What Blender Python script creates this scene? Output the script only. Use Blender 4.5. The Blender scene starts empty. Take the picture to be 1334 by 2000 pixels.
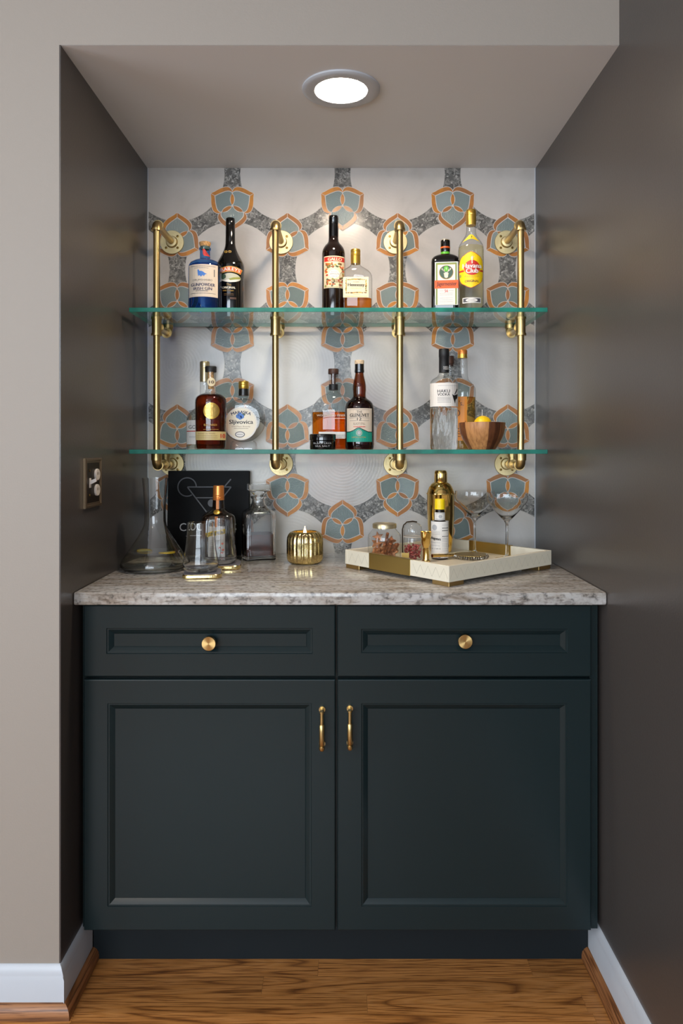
import bpy, bmesh, math, random
from mathutils import Vector, Matrix
random.seed(7)
SC = bpy.context.scene
COL = SC.collection
PI = math.pi

# ------------------------------------------------------------------ camera
S = 1.635e-3          # metres per photo pixel on the tiled back wall
DB = 2.37             # camera to back wall
VX, VY = 674.0, 875.0 # principal point in the photo
HC = 1.249            # camera height
cam = bpy.data.objects.new('camera', bpy.data.cameras.new('camera'))
COL.objects.link(cam)
cam.location = (0, -DB, HC)
cam.rotation_euler = (PI/2, 0, 0)
cam.data.sensor_fit = 'HORIZONTAL'
cam.data.sensor_width = 36
cam.data.lens = (DB/S)/1334*36
cam.data.shift_x = -(VX-667)/1334
cam.data.shift_y = -(1000-VY)/1334
cam.data.clip_start = 0.02
SC.camera = cam

# ------------------------------------------------------------------ world, lights, exposure
w = bpy.data.worlds.new('world'); SC.world = w; w.use_nodes = True
w.node_tree.nodes['Background'].inputs[0].default_value = (0.75, 0.87, 1.0, 1)
w.node_tree.nodes['Background'].inputs[1].default_value = 0.6
def area(name, loc, rot, sx, sy, watts, col):
    d = bpy.data.lights.new(name, 'AREA'); d.shape = 'RECTANGLE'; d.size = sx; d.size_y = sy
    d.energy = watts; d.color = col
    o = bpy.data.objects.new(name, d); COL.objects.link(o); o.location = loc; o.rotation_euler = rot
    return o
area('window_daylight', (-1.2, -5.12, 1.66), (PI/2, 0, 0), 3.0, 1.5, 150, (0.78, 0.89, 1.0))
area('window_daylight_side', (-3.52, -2.6, 1.45), (PI/2, 0, -PI/2), 1.8, 1.5, 56, (0.78, 0.89, 1.0))
area('warm_overhead_fill', (-1.3, -2.9, 2.56), (0, 0, 0), 0.5, 0.5, 12, (1.0, 0.86, 0.7))  # added warm fill light from overhead, out of view, no fixture modelled
LENS_EMIT = 165.0
SC.view_settings.view_transform = 'Standard'
SC.view_settings.look = 'None'
SC.view_settings.gamma = 1
SC.view_settings.use_curve_mapping = False
SC.view_settings.exposure = 0.12
cy = SC.cycles
cy.max_bounces = 16; cy.diffuse_bounces = 5; cy.glossy_bounces = 6; cy.transmission_bounces = 16
cy.transparent_max_bounces = 40
cy.sample_clamp_indirect = 4.0
cy.use_denoising = True

# ------------------------------------------------------------------ materials
def lin(c):
    return tuple(((x/255)/12.92 if x/255 <= .04045 else ((x/255+.055)/1.055)**2.4) for x in c) + (1.0,)
MATS = {}
def base_mat(name):
    m = bpy.data.materials.new(name); m.use_nodes = True
    MATS[name] = m
    nt = m.node_tree
    return m, nt, nt.nodes['Principled BSDF']
def N(nt, kind, **kw):
    n = nt.nodes.new(kind)
    for k, v in kw.items():
        if k.startswith('i_'):
            key = k[2:]
            n.inputs[int(key) if key.isdigit() else key.replace('_', ' ')].default_value = v
        else: setattr(n, k, v)
    return n
def M(name, rgb=(200, 200, 200), rough=.5, metal=0.0, spec=.5, emit=0, noise=0, nscale=40, bump=0, bscale=200, coat=0):
    if name in MATS: return MATS[name]
    m, nt, p = base_mat(name)
    p.inputs['Base Color'].default_value = lin(rgb)
    p.inputs['Roughness'].default_value = rough
    p.inputs['Metallic'].default_value = metal
    p.inputs['Specular IOR Level'].default_value = spec
    p.inputs['Coat Weight'].default_value = coat
    if emit:
        p.inputs['Emission Color'].default_value = lin(rgb); p.inputs['Emission Strength'].default_value = emit
    tc = N(nt, 'ShaderNodeTexCoord')
    if noise:
        t = N(nt, 'ShaderNodeTexNoise', i_Scale=nscale, i_Detail=5.0)
        nt.links.new(tc.outputs['Object'], t.inputs['Vector'])
        r = N(nt, 'ShaderNodeValToRGB')
        r.color_ramp.elements[0].color = lin(tuple(max(0, c*(1-noise)) for c in rgb))
        r.color_ramp.elements[1].color = lin(tuple(min(255, c*(1+noise)) for c in rgb))
        r.color_ramp.elements[0].position = .3; r.color_ramp.elements[1].position = .7
        nt.links.new(t.outputs['Fac'], r.inputs['Fac']); nt.links.new(r.outputs['Color'], p.inputs['Base Color'])
    if bump:
        t2 = N(nt, 'ShaderNodeTexNoise', i_Scale=bscale, i_Detail=3.0)
        nt.links.new(tc.outputs['Object'], t2.inputs['Vector'])
        b = N(nt, 'ShaderNodeBump', i_Strength=bump, i_Distance=.002)
        nt.links.new(t2.outputs['Fac'], b.inputs['Height']); nt.links.new(b.outputs['Normal'], p.inputs['Normal'])
    return m
def ramp(nt, stops):
    r = N(nt, 'ShaderNodeValToRGB'); e = r.color_ramp.elements
    while len(e) < len(stops): e.new(.5)
    for el, (pos, c) in zip(e, stops): el.position = pos; el.color = lin(c) if max(c) > 1 else tuple(c)+(1,)
    return r

def glassy(name, tint, edge, rough=.02, f0=.04, epow=3.0, bump=0, bscale=60, bstretch=(1, 1, 1), gcol=(1, 1, 1), refl=True):
    """thin clear glass or liquid: tinted see-through with a Schlick reflection"""
    if name in MATS: return MATS[name]
    m, nt, p = base_mat(name); nt.nodes.remove(p)
    out = nt.nodes['Material Output']
    lw = N(nt, 'ShaderNodeLayerWeight', i_Blend=.5)
    pw = N(nt, 'ShaderNodeMath', operation='POWER', i_1=5.0); nt.links.new(lw.outputs['Facing'], pw.inputs[0])
    ml = N(nt, 'ShaderNodeMath', operation='MULTIPLY_ADD', i_1=1-f0, i_2=f0); nt.links.new(pw.outputs[0], ml.inputs[0])
    pe = N(nt, 'ShaderNodeMath', operation='POWER', i_1=epow); nt.links.new(lw.outputs['Facing'], pe.inputs[0])
    mx = N(nt, 'ShaderNodeMix', data_type='RGBA')
    mx.inputs[6].default_value = tuple(tint)+(1,); mx.inputs[7].default_value = tuple(edge)+(1,)
    nt.links.new(pe.outputs[0], mx.inputs[0])
    tr = N(nt, 'ShaderNodeBsdfTransparent'); nt.links.new(mx.outputs[2], tr.inputs[0])
    if not refl:
        nt.links.new(tr.outputs[0], out.inputs[0]); return m
    gl = N(nt, 'ShaderNodeBsdfGlossy', i_Roughness=rough); gl.inputs[0].default_value = tuple(gcol)+(1,)
    if bump:
        tc = N(nt, 'ShaderNodeTexCoord'); mp = N(nt, 'ShaderNodeMapping'); mp.inputs['Scale'].default_value = bstretch
        nt.links.new(tc.outputs['Object'], mp.inputs[0])
        t = N(nt, 'ShaderNodeTexNoise', i_Scale=bscale, i_Detail=2.0); nt.links.new(mp.outputs[0], t.inputs['Vector'])
        b = N(nt, 'ShaderNodeBump', i_Strength=bump, i_Distance=.01); nt.links.new(t.outputs['Fac'], b.inputs['Height'])
        for n_ in (gl, lw): nt.links.new(b.outputs['Normal'], n_.inputs['Normal'])
    ms = N(nt, 'ShaderNodeMixShader')
    nt.links.new(ml.outputs[0], ms.inputs[0]); nt.links.new(tr.outputs[0], ms.inputs[1]); nt.links.new(gl.outputs[0], ms.inputs[2])
    nt.links.new(ms.outputs[0], out.inputs[0])
    return m

M('paint_greige', (148, 139, 129), .55, bump=.12, bscale=260)
M('ceiling_white', (228, 230, 232), .6)
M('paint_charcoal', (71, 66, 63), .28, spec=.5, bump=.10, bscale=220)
M('paint_white', (186, 190, 196), .35)
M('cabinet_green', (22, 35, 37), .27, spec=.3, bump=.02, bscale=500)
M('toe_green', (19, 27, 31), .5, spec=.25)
M('brass', (194, 168, 114), .32, 1.0, bump=.03, bscale=400)
M('brass_flange', (208, 190, 144), .42, 1.0, bump=.25, bscale=700)
M('brass_brushed', (186, 156, 104), .36, 1.0)
M('gold', (232, 198, 122), .10, 1.0)
M('gold_satin', (196, 168, 100), .34, 1.0)
M('gold_mercury', (226, 198, 140), .14, 1.0, noise=.18, nscale=60, bump=.35, bscale=90)
M('bronze', (136, 116, 92), .35, .9)
M('bronze_dark', (52, 40, 26), .4, .8)
M('plastic_white', (222, 214, 206), .4)
M('screw', (120, 96, 50), .35, 1.0)
M('black', (12, 12, 13), .35)
M('black_gloss', (9, 8, 8), .07, coat=.5)
M('black_matte', (20, 20, 22), .5)
M('brown_gloss', (20, 8, 4), .07, coat=.5)
M('book_black', (9, 9, 10), .6, spec=.15)
M('book_line', (88, 88, 92), .6)
M('book_title', (200, 200, 200), .5)
M('paper_pages', (205, 198, 184), .8)
M('paper_white', (226, 222, 216), .6)
M('paper_cream', (226, 212, 176), .6)
M('paper_tan', (212, 197, 178), .6)
M('grout', (200, 192, 186), .8)
M('liquor_brown', (70, 32, 22), .5, spec=.1, noise=.15, nscale=30)
M('cork', (196, 150, 96), .8, noise=.2, nscale=220)
M('cork_pale', (206, 180, 150), .75, noise=.12, nscale=220)
M('wood_dark', (70, 44, 34), .5, noise=.2, nscale=100)
M('tray_bone', (222, 213, 192), .38)
M('tray_line', (160, 150, 132), .6)
M('steel', (186, 180, 170), .25, 1.0)
M('coaster_slate', (112, 110, 118), .5, noise=.15, nscale=60)
M('lemon', (240, 196, 12), .38, bump=.3, bscale=350)
M('lemon_rind', (226, 186, 20), .4)
M('lemon_flesh', (226, 214, 130), .4)
M('wax', (236, 210, 140), .5)
M('flame', (255, 214, 150), .5, emit=14)
M('spice_brown', (168, 112, 72), .6, noise=.3, nscale=120)
M('spice_dark', (120, 70, 40), .6, noise=.3, nscale=150)
M('berry_red', (140, 48, 46), .45, noise=.3, nscale=200)
for nm, c in dict(red=(196, 44, 32), orange=(226, 92, 24), yellow=(244, 206, 16), green=(86, 128, 52), dkgreen=(60, 84, 66),
                  teal=(20, 142, 122), navy=(34, 40, 78), blue=(52, 110, 190), inkgrey=(78, 78, 84), ltgrey=(170, 170, 172),
                  ink=(24, 22, 24), gold_ink=(190, 148, 62), brown_ink=(120, 84, 44), cream_ink=(232, 222, 200),
                  olive=(146, 150, 70), sky=(186, 186, 168), amber_label=(224, 140, 40), brightgreen=(96, 186, 52),
                  cap_yellow=(238, 206, 10), copper_cap=(206, 124, 56), band_cream=(196, 176, 120)).items():
    M(nm, c, .45)
M('foil_gold', (214, 172, 78), .28, .85)
M('foil_pale', (204, 188, 150), .3, .85)
M('copper_foil', (214, 130, 64), .3, .6)
M('medal', (206, 172, 96), .35, .8, bump=.5, bscale=160)

glassy('glass_clear', (.955, .965, .965), (.36, .38, .38), epow=3.5)
glassy('glass_thin', (.975, .98, .98), (.5, .52, .52), epow=5)
glassy('glass_wavy', (.93, .95, .955), (.30, .33, .34), epow=2.2, bump=.9, bscale=60, bstretch=(1, 1, .22))
glassy('glass_crystal', (.92, .935, .945), (.30, .32, .34), epow=2.0, rough=.03)
glassy('glass_blue', (.36, .62, .90), (.10, .26, .60), epow=1.8, f0=.06)
glassy('glass_brown', (.50, .22, .08), (.10, .03, .01), epow=1.4, f0=.05)
glassy('glass_shelf', (.90, .955, .94), (.86, .94, .92), epow=1.5)
glassy('liquid_amber', (.80, .30, .035), (.35, .08, .01), epow=2, refl=False)
glassy('liquid_orange', (.90, .50, .12), (.62, .24, .03), epow=2, refl=False)
glassy('liquid_dark', (.52, .16, .045), (.10, .012, .004), epow=1.5, refl=False)
glassy('liquid_brown', (.30, .15, .11), (.10, .04, .03), epow=1.5, refl=False)
glassy('liquid_straw', (.985, .965, .85), (.94, .88, .62), epow=2, refl=False)
glassy('liquid_gold', (.93, .76, .42), (.7, .45, .12), epow=2, refl=False)
glassy('water', (.93, .93, .88), (.62, .62, .54), epow=2.5)
def gglass(name, col, ior=1.45, rough=0.0, bump=0, bscale=60, bstretch=(1, 1, 1)):
    m, nt, p = base_mat(name)
    p.inputs['Base Color'].default_value = tuple(col)+(1,); p.inputs['Roughness'].default_value = rough
    p.inputs['IOR'].default_value = ior; p.inputs['Transmission Weight'].default_value = 1.0
    if bump:
        tc = N(nt, 'ShaderNodeTexCoord'); mp = N(nt, 'ShaderNodeMapping'); mp.inputs['Scale'].default_value = bstretch
        nt.links.new(tc.outputs['Object'], mp.inputs[0])
        t = N(nt, 'ShaderNodeTexNoise', i_Scale=bscale, i_Detail=2.0); nt.links.new(mp.outputs[0], t.inputs['Vector'])
        b = N(nt, 'ShaderNodeBump', i_Strength=bump, i_Distance=.01); nt.links.new(t.outputs['Fac'], b.inputs['Height']); nt.links.new(b.outputs['Normal'], p.inputs['Normal'])
    return m
gglass('glass_solid', (.985, .99, .99), 1.45)
gglass('glass_cut', (.97, .98, .985), 1.5)
gglass('glass_ripple', (.97, .98, .985), 1.3, 0, .5, 55, (1, 1, .25))
M('shelf_edge', (26, 108, 94), .3, spec=.25, noise=.25, nscale=14)

# white marble with faint turned rings
m, nt, p = base_mat('tile_white')
tc = N(nt, 'ShaderNodeTexCoord')
oi = N(nt, 'ShaderNodeObjectInfo')
no = N(nt, 'ShaderNodeTexNoise', i_Scale=7.0, i_Detail=6.0, i_Distortion=.6); nt.links.new(tc.outputs['Object'], no.inputs[0])
r = ramp(nt, [(.30, (174, 169, 164)), (.52, (190, 185, 180)), (.8, (198, 193, 189))]); nt.links.new(no.outputs['Fac'], r.inputs[0])
nt.links.new(r.outputs[0], p.inputs['Base Color'])
wv = N(nt, 'ShaderNodeTexWave', wave_type='RINGS', rings_direction='Y', i_Scale=32.0, i_Distortion=.7)
nt.links.new(tc.outputs['Object'], wv.inputs[0])
bp = N(nt, 'ShaderNodeBump', i_Strength=.05, i_Distance=.001); nt.links.new(wv.outputs['Fac'], bp.inputs['Height'])
nt.links.new(bp.outputs[0], p.inputs['Normal']); p.inputs['Roughness'].default_value = .22; p.inputs['Specular IOR Level'].default_value = .4

# grey pebbled marble
m, nt, p = base_mat('tile_grey')
tc = N(nt, 'ShaderNodeTexCoord'); oi = N(nt, 'ShaderNodeObjectInfo')
vm = N(nt, 'ShaderNodeVectorMath', operation='SCALE'); vm.inputs[0].default_value = (3, 5, 7); nt.links.new(oi.outputs['Random'], vm.inputs['Scale'])
va = N(nt, 'ShaderNodeVectorMath', operation='ADD'); nt.links.new(tc.outputs['Object'], va.inputs[0]); nt.links.new(vm.outputs[0], va.inputs[1])
n2 = N(nt, 'ShaderNodeTexNoise', i_Scale=60.0, i_Detail=3.0)
nt.links.new(va.outputs[0], n2.inputs[0])
vmx = N(nt, 'ShaderNodeMix', data_type='RGBA', i_0=.05); nt.links.new(va.outputs[0], vmx.inputs[6]); nt.links.new(n2.outputs['Color'], vmx.inputs[7])
vo = N(nt, 'ShaderNodeTexVoronoi', i_Scale=115.0); nt.links.new(vmx.outputs[2], vo.inputs['Vector'])
no = N(nt, 'ShaderNodeTexNoise', i_Scale=150.0, i_Detail=4.0); nt.links.new(va.outputs[0], no.inputs[0])
sep = N(nt, 'ShaderNodeSeparateColor'); nt.links.new(vo.outputs['Color'], sep.inputs[0])
mm = N(nt, 'ShaderNodeMath', operation='MULTIPLY'); nt.links.new(sep.outputs[0], mm.inputs[0]); nt.links.new(no.outputs['Fac'], mm.inputs[1])
r = ramp(nt, [(.0, (82, 81, 79)), (.22, (112, 111, 108)), (.42, (142, 140, 136)), (.62, (184, 181, 176))]); nt.links.new(mm.outputs[0], r.inputs[0])
nt.links.new(r.outputs[0], p.inputs['Base Color']); p.inputs['Roughness'].default_value = .18; p.inputs['Specular IOR Level'].default_value = .3

# ribbed grey-green art glass
m, nt, p = base_mat('tile_glass')
tc = N(nt, 'ShaderNodeTexCoord'); oi = N(nt, 'ShaderNodeObjectInfo')
hs = ramp(nt, [(0, (112, 126, 124)), (.5, (126, 140, 139)), (1, (140, 153, 153))]); nt.links.new(oi.outputs['Random'], hs.inputs[0])
nt.links.new(hs.outputs[0], p.inputs['Base Color'])
wv = N(nt, 'ShaderNodeTexWave', bands_direction='X', i_Scale=110.0, i_Distortion=5.0, i_Detail=2.0); wv.inputs['Detail Scale'].default_value = 2
nt.links.new(tc.outputs['Object'], wv.inputs[0])
bp = N(nt, 'ShaderNodeBump', i_Strength=.5, i_Distance=.0012); nt.links.new(wv.outputs['Fac'], bp.inputs['Height'])
nt.links.new(bp.outputs[0], p.inputs['Normal']); p.inputs['Roughness'].default_value = .14

# amber copper glass
m, nt, p = base_mat('tile_copper')
tc = N(nt, 'ShaderNodeTexCoord'); oi = N(nt, 'ShaderNodeObjectInfo')
no = N(nt, 'ShaderNodeTexNoise', i_Scale=45.0, i_Detail=4.0); nt.links.new(tc.outputs['Object'], no.inputs[0])
ad = N(nt, 'ShaderNodeMath', operation='MULTIPLY_ADD', i_1=.5, i_2=.25); nt.links.new(oi.outputs['Random'], ad.inputs[0])
av = N(nt, 'ShaderNodeMath', operation='MULTIPLY'); nt.links.new(no.outputs['Fac'], av.inputs[0]); nt.links.new(ad.outputs[0], av.inputs[1])
r = ramp(nt, [(.08, (150, 106, 74)), (.25, (172, 116, 66)), (.42, (196, 132, 60))]); nt.links.new(av.outputs[0], r.inputs[0])
nt.links.new(r.outputs[0], p.inputs['Base Color']); p.inputs['Roughness'].default_value = .24; p.inputs['Specular IOR Level'].default_value = .25

# granite
m, nt, p = base_mat('granite')
tc = N(nt, 'ShaderNodeTexCoord'); mp = N(nt, 'ShaderNodeMapping'); mp.inputs['Scale'].default_value = (2.2, 16, 9); mp.inputs['Rotation'].default_value = (0, 0, .06)
nt.links.new(tc.outputs['Object'], mp.inputs[0])
n1 = N(nt, 'ShaderNodeTexNoise', i_Scale=2.6, i_Detail=8.0, i_Distortion=.9, i_Roughness=.62); nt.links.new(mp.outputs[0], n1.inputs[0])
r1 = ramp(nt, [(.28, (126, 113, 100)), (.40, (160, 150, 139)), (.50, (178, 173, 167)), (.66, (190, 188, 186))]); nt.links.new(n1.outputs['Fac'], r1.inputs[0])
n2 = N(nt, 'ShaderNodeTexNoise', i_Scale=95.0, i_Detail=5.0); nt.links.new(tc.outputs['Object'], n2.inputs[0])
r2 = ramp(nt, [(.32, (116, 113, 113)), (.42, (220, 217, 214)), (.56, (255, 255, 255))]); nt.links.new(n2.outputs['Fac'], r2.inputs[0])
n3 = N(nt, 'ShaderNodeTexNoise', i_Scale=14.0, i_Detail=4.0); nt.links.new(mp.outputs[0], n3.inputs[0])
r3 = ramp(nt, [(.36, (92, 82, 76)), (.44, (255, 255, 255))]); nt.links.new(n3.outputs['Fac'], r3.inputs[0])
x1 = N(nt, 'ShaderNodeMix', data_type='RGBA', blend_type='MULTIPLY', i_0=.7); nt.links.new(r1.outputs[0], x1.inputs[6]); nt.links.new(r2.outputs[0], x1.inputs[7])
x2 = N(nt, 'ShaderNodeMix', data_type='RGBA', blend_type='MULTIPLY', i_0=.45); nt.links.new(x1.outputs[2], x2.inputs[6]); nt.links.new(r3.outputs[0], x2.inputs[7])
nt.links.new(x2.outputs[2], p.inputs['Base Color']); p.inputs['Roughness'].default_value = .16; p.inputs['Specular IOR Level'].default_value = .4

# oak boards; every board takes its own patch of grain
def oak(name, dark, mid, light, rough=.28, axis=0):
    m, nt, p = base_mat(name)
    tc = N(nt, 'ShaderNodeTexCoord'); oi = N(nt, 'ShaderNodeObjectInfo')
    vm = N(nt, 'ShaderNodeVectorMath', operation='SCALE'); vm.inputs[0].default_value = (9, 4, 6); nt.links.new(oi.outputs['Random'], vm.inputs['Scale'])
    va = N(nt, 'ShaderNodeVectorMath', operation='ADD'); nt.links.new(tc.outputs['Object'], va.inputs[0]); nt.links.new(vm.outputs[0], va.inputs[1])
    mp = N(nt, 'ShaderNodeMapping'); mp.inputs['Scale'].default_value = (.7, 13, 13) if axis == 0 else (13, .7, 13)
    nt.links.new(va.outputs[0], mp.inputs[0])
    n1 = N(nt, 'ShaderNodeTexNoise', i_Scale=1.1, i_Detail=1.0, i_Distortion=.5); nt.links.new(mp.outputs[0], n1.inputs[0])
    mu = N(nt, 'ShaderNodeMath', operation='MULTIPLY', i_1=20.0); nt.links.new(n1.outputs['Fac'], mu.inputs[0])
    fr = N(nt, 'ShaderNodeMath', operation='PINGPONG', i_1=1.0); nt.links.new(mu.outputs[0], fr.inputs[0])
    r1 = ramp(nt, [(.0, dark), (.22, mid), (.7, light), (1.0, mid)]); nt.links.new(fr.outputs[0], r1.inputs[0])
    mp2 = N(nt, 'ShaderNodeMapping'); mp2.inputs['Scale'].default_value = (12, 320, 320) if axis == 0 else (320, 12, 320)
    nt.links.new(va.outputs[0], mp2.inputs[0])
    n2 = N(nt, 'ShaderNodeTexNoise', i_Scale=1.0, i_Detail=3.0); nt.links.new(mp2.outputs[0], n2.inputs[0])
    r2 = ramp(nt, [(.36, (150, 130, 112)), (.5, (255, 255, 255))]); nt.links.new(n2.outputs['Fac'], r2.inputs[0])
    x = N(nt, 'ShaderNodeMix', data_type='RGBA', blend_type='MULTIPLY', i_0=.75); nt.links.new(r1.outputs[0], x.inputs[6]); nt.links.new(r2.outputs[0], x.inputs[7])
    hv = N(nt, 'ShaderNodeHueSaturation'); md = N(nt, 'ShaderNodeMath', operation='MULTIPLY_ADD', i_1=.35, i_2=.82)
    nt.links.new(oi.outputs['Random'], md.inputs[0]); nt.links.new(md.outputs[0], hv.inputs['Value']); nt.links.new(x.outputs[2], hv.inputs['Color'])
    nt.links.new(hv.outputs[0], p.inputs['Base Color']); p.inputs['Roughness'].default_value = rough
    bp = N(nt, 'ShaderNodeBump', i_Strength=.12, i_Distance=.001); nt.links.new(n2.outputs['Fac'], bp.inputs['Height']); nt.links.new(bp.outputs[0], p.inputs['Normal'])
m_, nt, p = base_mat('knob_brass')
p.inputs['Base Color'].default_value = lin((196, 164, 108)); p.inputs['Metallic'].default_value = 1; p.inputs['Roughness'].default_value = .34; p.inputs['Anisotropic'].default_value = .85
tg_ = N(nt, 'ShaderNodeTangent', direction_type='RADIAL', axis='Z'); nt.links.new(tg_.outputs[0], p.inputs['Tangent'])
oak('oak_floor', (120, 74, 36), (170, 112, 56), (184, 126, 70), .32)
oak('oak_trim', (104, 66, 40), (150, 100, 62), (168, 116, 76), .4)
oak('oak_trim_y', (92, 56, 30), (138, 88, 50), (156, 104, 64), .4, axis=1)

# acacia bowl: staves of different tone round the bowl
m, nt, p = base_mat('acacia')
tc = N(nt, 'ShaderNodeTexCoord'); oi = N(nt, 'ShaderNodeObjectInfo')
mp = N(nt, 'ShaderNodeMapping'); mp.inputs['Scale'].default_value = (60, 60, 8); nt.links.new(tc.outputs['Object'], mp.inputs[0])
n1 = N(nt, 'ShaderNodeTexNoise', i_Scale=2.5, i_Detail=4.0); nt.links.new(mp.outputs[0], n1.inputs[0])
r1 = ramp(nt, [(.3, (150, 120, 100)), (.6, (255, 255, 255))]); nt.links.new(n1.outputs['Fac'], r1.inputs[0])
at = N(nt, 'ShaderNodeVertexColor', layer_name='stave')
x = N(nt, 'ShaderNodeMix', data_type='RGBA', blend_type='MULTIPLY', i_0=.6); nt.links.new(at.outputs[0], x.inputs[6]); nt.links.new(r1.outputs[0], x.inputs[7])
nt.links.new(x.outputs[2], p.inputs['Base Color']); p.inputs['Roughness'].default_value = .35

# ------------------------------------------------------------------ mesh helpers
def link(name, me, mat=None, parent=None, loc=None):
    o = bpy.data.objects.new(name, me); COL.objects.link(o)
    if mat is not None and me is not None and not me.materials:
        me.materials.append(MATS[mat] if isinstance(mat, str) else mat)
    if parent is not None: o.parent = parent
    if loc is not None: o.location = loc
    return o
def tag(o, label, cat, group=None):
    o['label'] = label; o['category'] = cat
    if group: o['group'] = group
    return o
def thing(name, label, cat, loc=(0, 0, 0), rz=0, group=None):
    o = bpy.data.objects.new(name, None); COL.objects.link(o); o.location = loc; o.rotation_euler = (0, 0, rz)
    o.empty_display_size = .03
    return tag(o, label, cat, group)
def struct(o): o['kind'] = 'structure'; return o
def mesh(bm, smooth=True, ang=35):
    bmesh.ops.recalc_face_normals(bm, faces=bm.faces)
    me = bpy.data.meshes.new('m'); bm.to_mesh(me); bm.free()
    if smooth:
        for f in me.polygons: f.use_smooth = True
        me.set_sharp_from_angle(angle=math.radians(ang))
    return me
def pymesh(v, f, smooth=True, ang=35):
    bm = bmesh.new(); vs = [bm.verts.new(c) for c in v]
    for q in f:
        try: bm.faces.new([vs[i] for i in q])
        except ValueError: pass
    return mesh(bm, smooth, ang)
def boxm(x0, x1, y0, y1, z0, z1, bev=0, seg=2):
    bm = bmesh.new(); bmesh.ops.create_cube(bm, size=1)
    for v in bm.verts:
        v.co = ((x0+x1)/2+v.co.x*(x1-x0), (y0+y1)/2+v.co.y*(y1-y0), (z0+z1)/2+v.co.z*(z1-z0))
    if bev: bmesh.ops.bevel(bm, geom=bm.edges[:], offset=bev, segments=seg, affect='EDGES', profile=.5)
    return mesh(bm)
def box(name, x0, x1, y0, y1, z0, z1, mat, parent=None, bev=0):
    return link(name, boxm(x0, x1, y0, y1, z0, z1, bev), mat, parent)
def lathem(prof, n=40, flute=None, cap0=True, cap1=True, ang=35, rot=0):
    """prof: (z, r[, depth ratio[, superellipse power]]); ends are capped"""
    v, f = [], []
    for q in prof:
        z, rr = q[0], q[1]; dr = q[2] if len(q) > 2 else 1; pw = q[3] if len(q) > 3 else 2
        for i in range(n):
            a = 2*PI*i/n+rot; c, s = math.cos(a), math.sin(a); R = rr
            if flute and flute[2] <= z <= flute[3]: R = rr*(1-flute[1]*(.5+.5*math.cos(flute[0]*a)))
            v.append((R*math.copysign(abs(c)**(2/pw), c), R*dr*math.copysign(abs(s)**(2/pw), s), z))
    for k in range(len(prof)-1):
        for i in range(n):
            j = (i+1) % n
            f.append((k*n+i, k*n+j, (k+1)*n+j, (k+1)*n+i))
    if cap0: f.append(tuple(range(n)))
    if cap1: f.append(tuple(range((len(prof)-1)*n, len(prof)*n)))
    return pymesh(v, f, True, ang)
def tubem(pts, rad, n=14, closed=False, caps=True):
    """pipe along points; rad may be a number or a list"""
    pts = [Vector(q) for q in pts]; m = len(pts)
    rads = rad if isinstance(rad, (list, tuple)) else [rad]*m
    v, f = [], []; up = None
    for i, q in enumerate(pts):
        if closed: d = (pts[(i+1) % m]-pts[i-1]).normalized()
        else: d = (pts[min(i+1, m-1)]-pts[max(i-1, 0)]).normalized()
        if up is None:
            up = Vector((0, 0, 1)) if abs(d.z) < .9 else Vector((1, 0, 0))
        u = (up-d*up.dot(d)).normalized(); w_ = d.cross(u); up = u
        for k in range(n):
            a = 2*PI*k/n; v.append(q+(u*math.cos(a)+w_*math.sin(a))*rads[i])
    for i in range(m if closed else m-1):
        for k in range(n):
            f.append((i*n+k, i*n+(k+1) % n, ((i+1) % m)*n+(k+1) % n, ((i+1) % m)*n+k))
    if caps and not closed: f += [tuple(range(n)), tuple(range((m-1)*n, m*n))]
    return pymesh(v, f)
def joinm(*mes):
    bm = bmesh.new()
    for me in mes: bm.from_mesh(me)
    return mesh(bm)
def prismm(pts, y0, y1, inset=0):
    """polygon in XZ pushed from y0 (back) to y1 (front); optional small chamfer by scaling about the centre"""
    n = len(pts); cx = sum(q[0] for q in pts)/n; cz = sum(q[1] for q in pts)/n
    v = [(x, y0, z) for x, z in pts]; f = [tuple(range(n))]
    rings = [[(x, y1+(inset if inset else 0), z) for x, z in pts]]
    if inset:
        rr = max(math.hypot(x-cx, z-cz) for x, z in pts); s = 1-inset/rr
        rings.append([(cx+(x-cx)*s, y1, cz+(z-cz)*s) for x, z in pts])
    for R in rings:
        b = len(v); v += R
        for i in range(n): j = (i+1) % n; f.append((b-n+i, b-n+j, b+j, b+i))
    f.append(tuple(range(len(v)-n, len(v))))
    return pymesh(v, f, False)
def clip(poly, x0, x1, z0, z1):
    for ax, lim, sg in ((0, x0, 1), (0, x1, -1), (1, z0, 1), (1, z1, -1)):
        out = []
        for i in range(len(poly)):
            a, b = poly[i-1], poly[i]; da, db = sg*(a[ax]-lim), sg*(b[ax]-lim)
            if (da >= 0) != (db >= 0):
                t = da/(da-db); out.append((a[0]+(b[0]-a[0])*t, a[1]+(b[1]-a[1])*t))
            if db >= 0: out.append(b)
        poly = out
        if len(poly) < 3: return []
    return poly
def wx(px, r=1.0): return (px-VX)*S/r
def wz(py, r=1.0): return HC+(VY-py)*S/r

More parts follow.
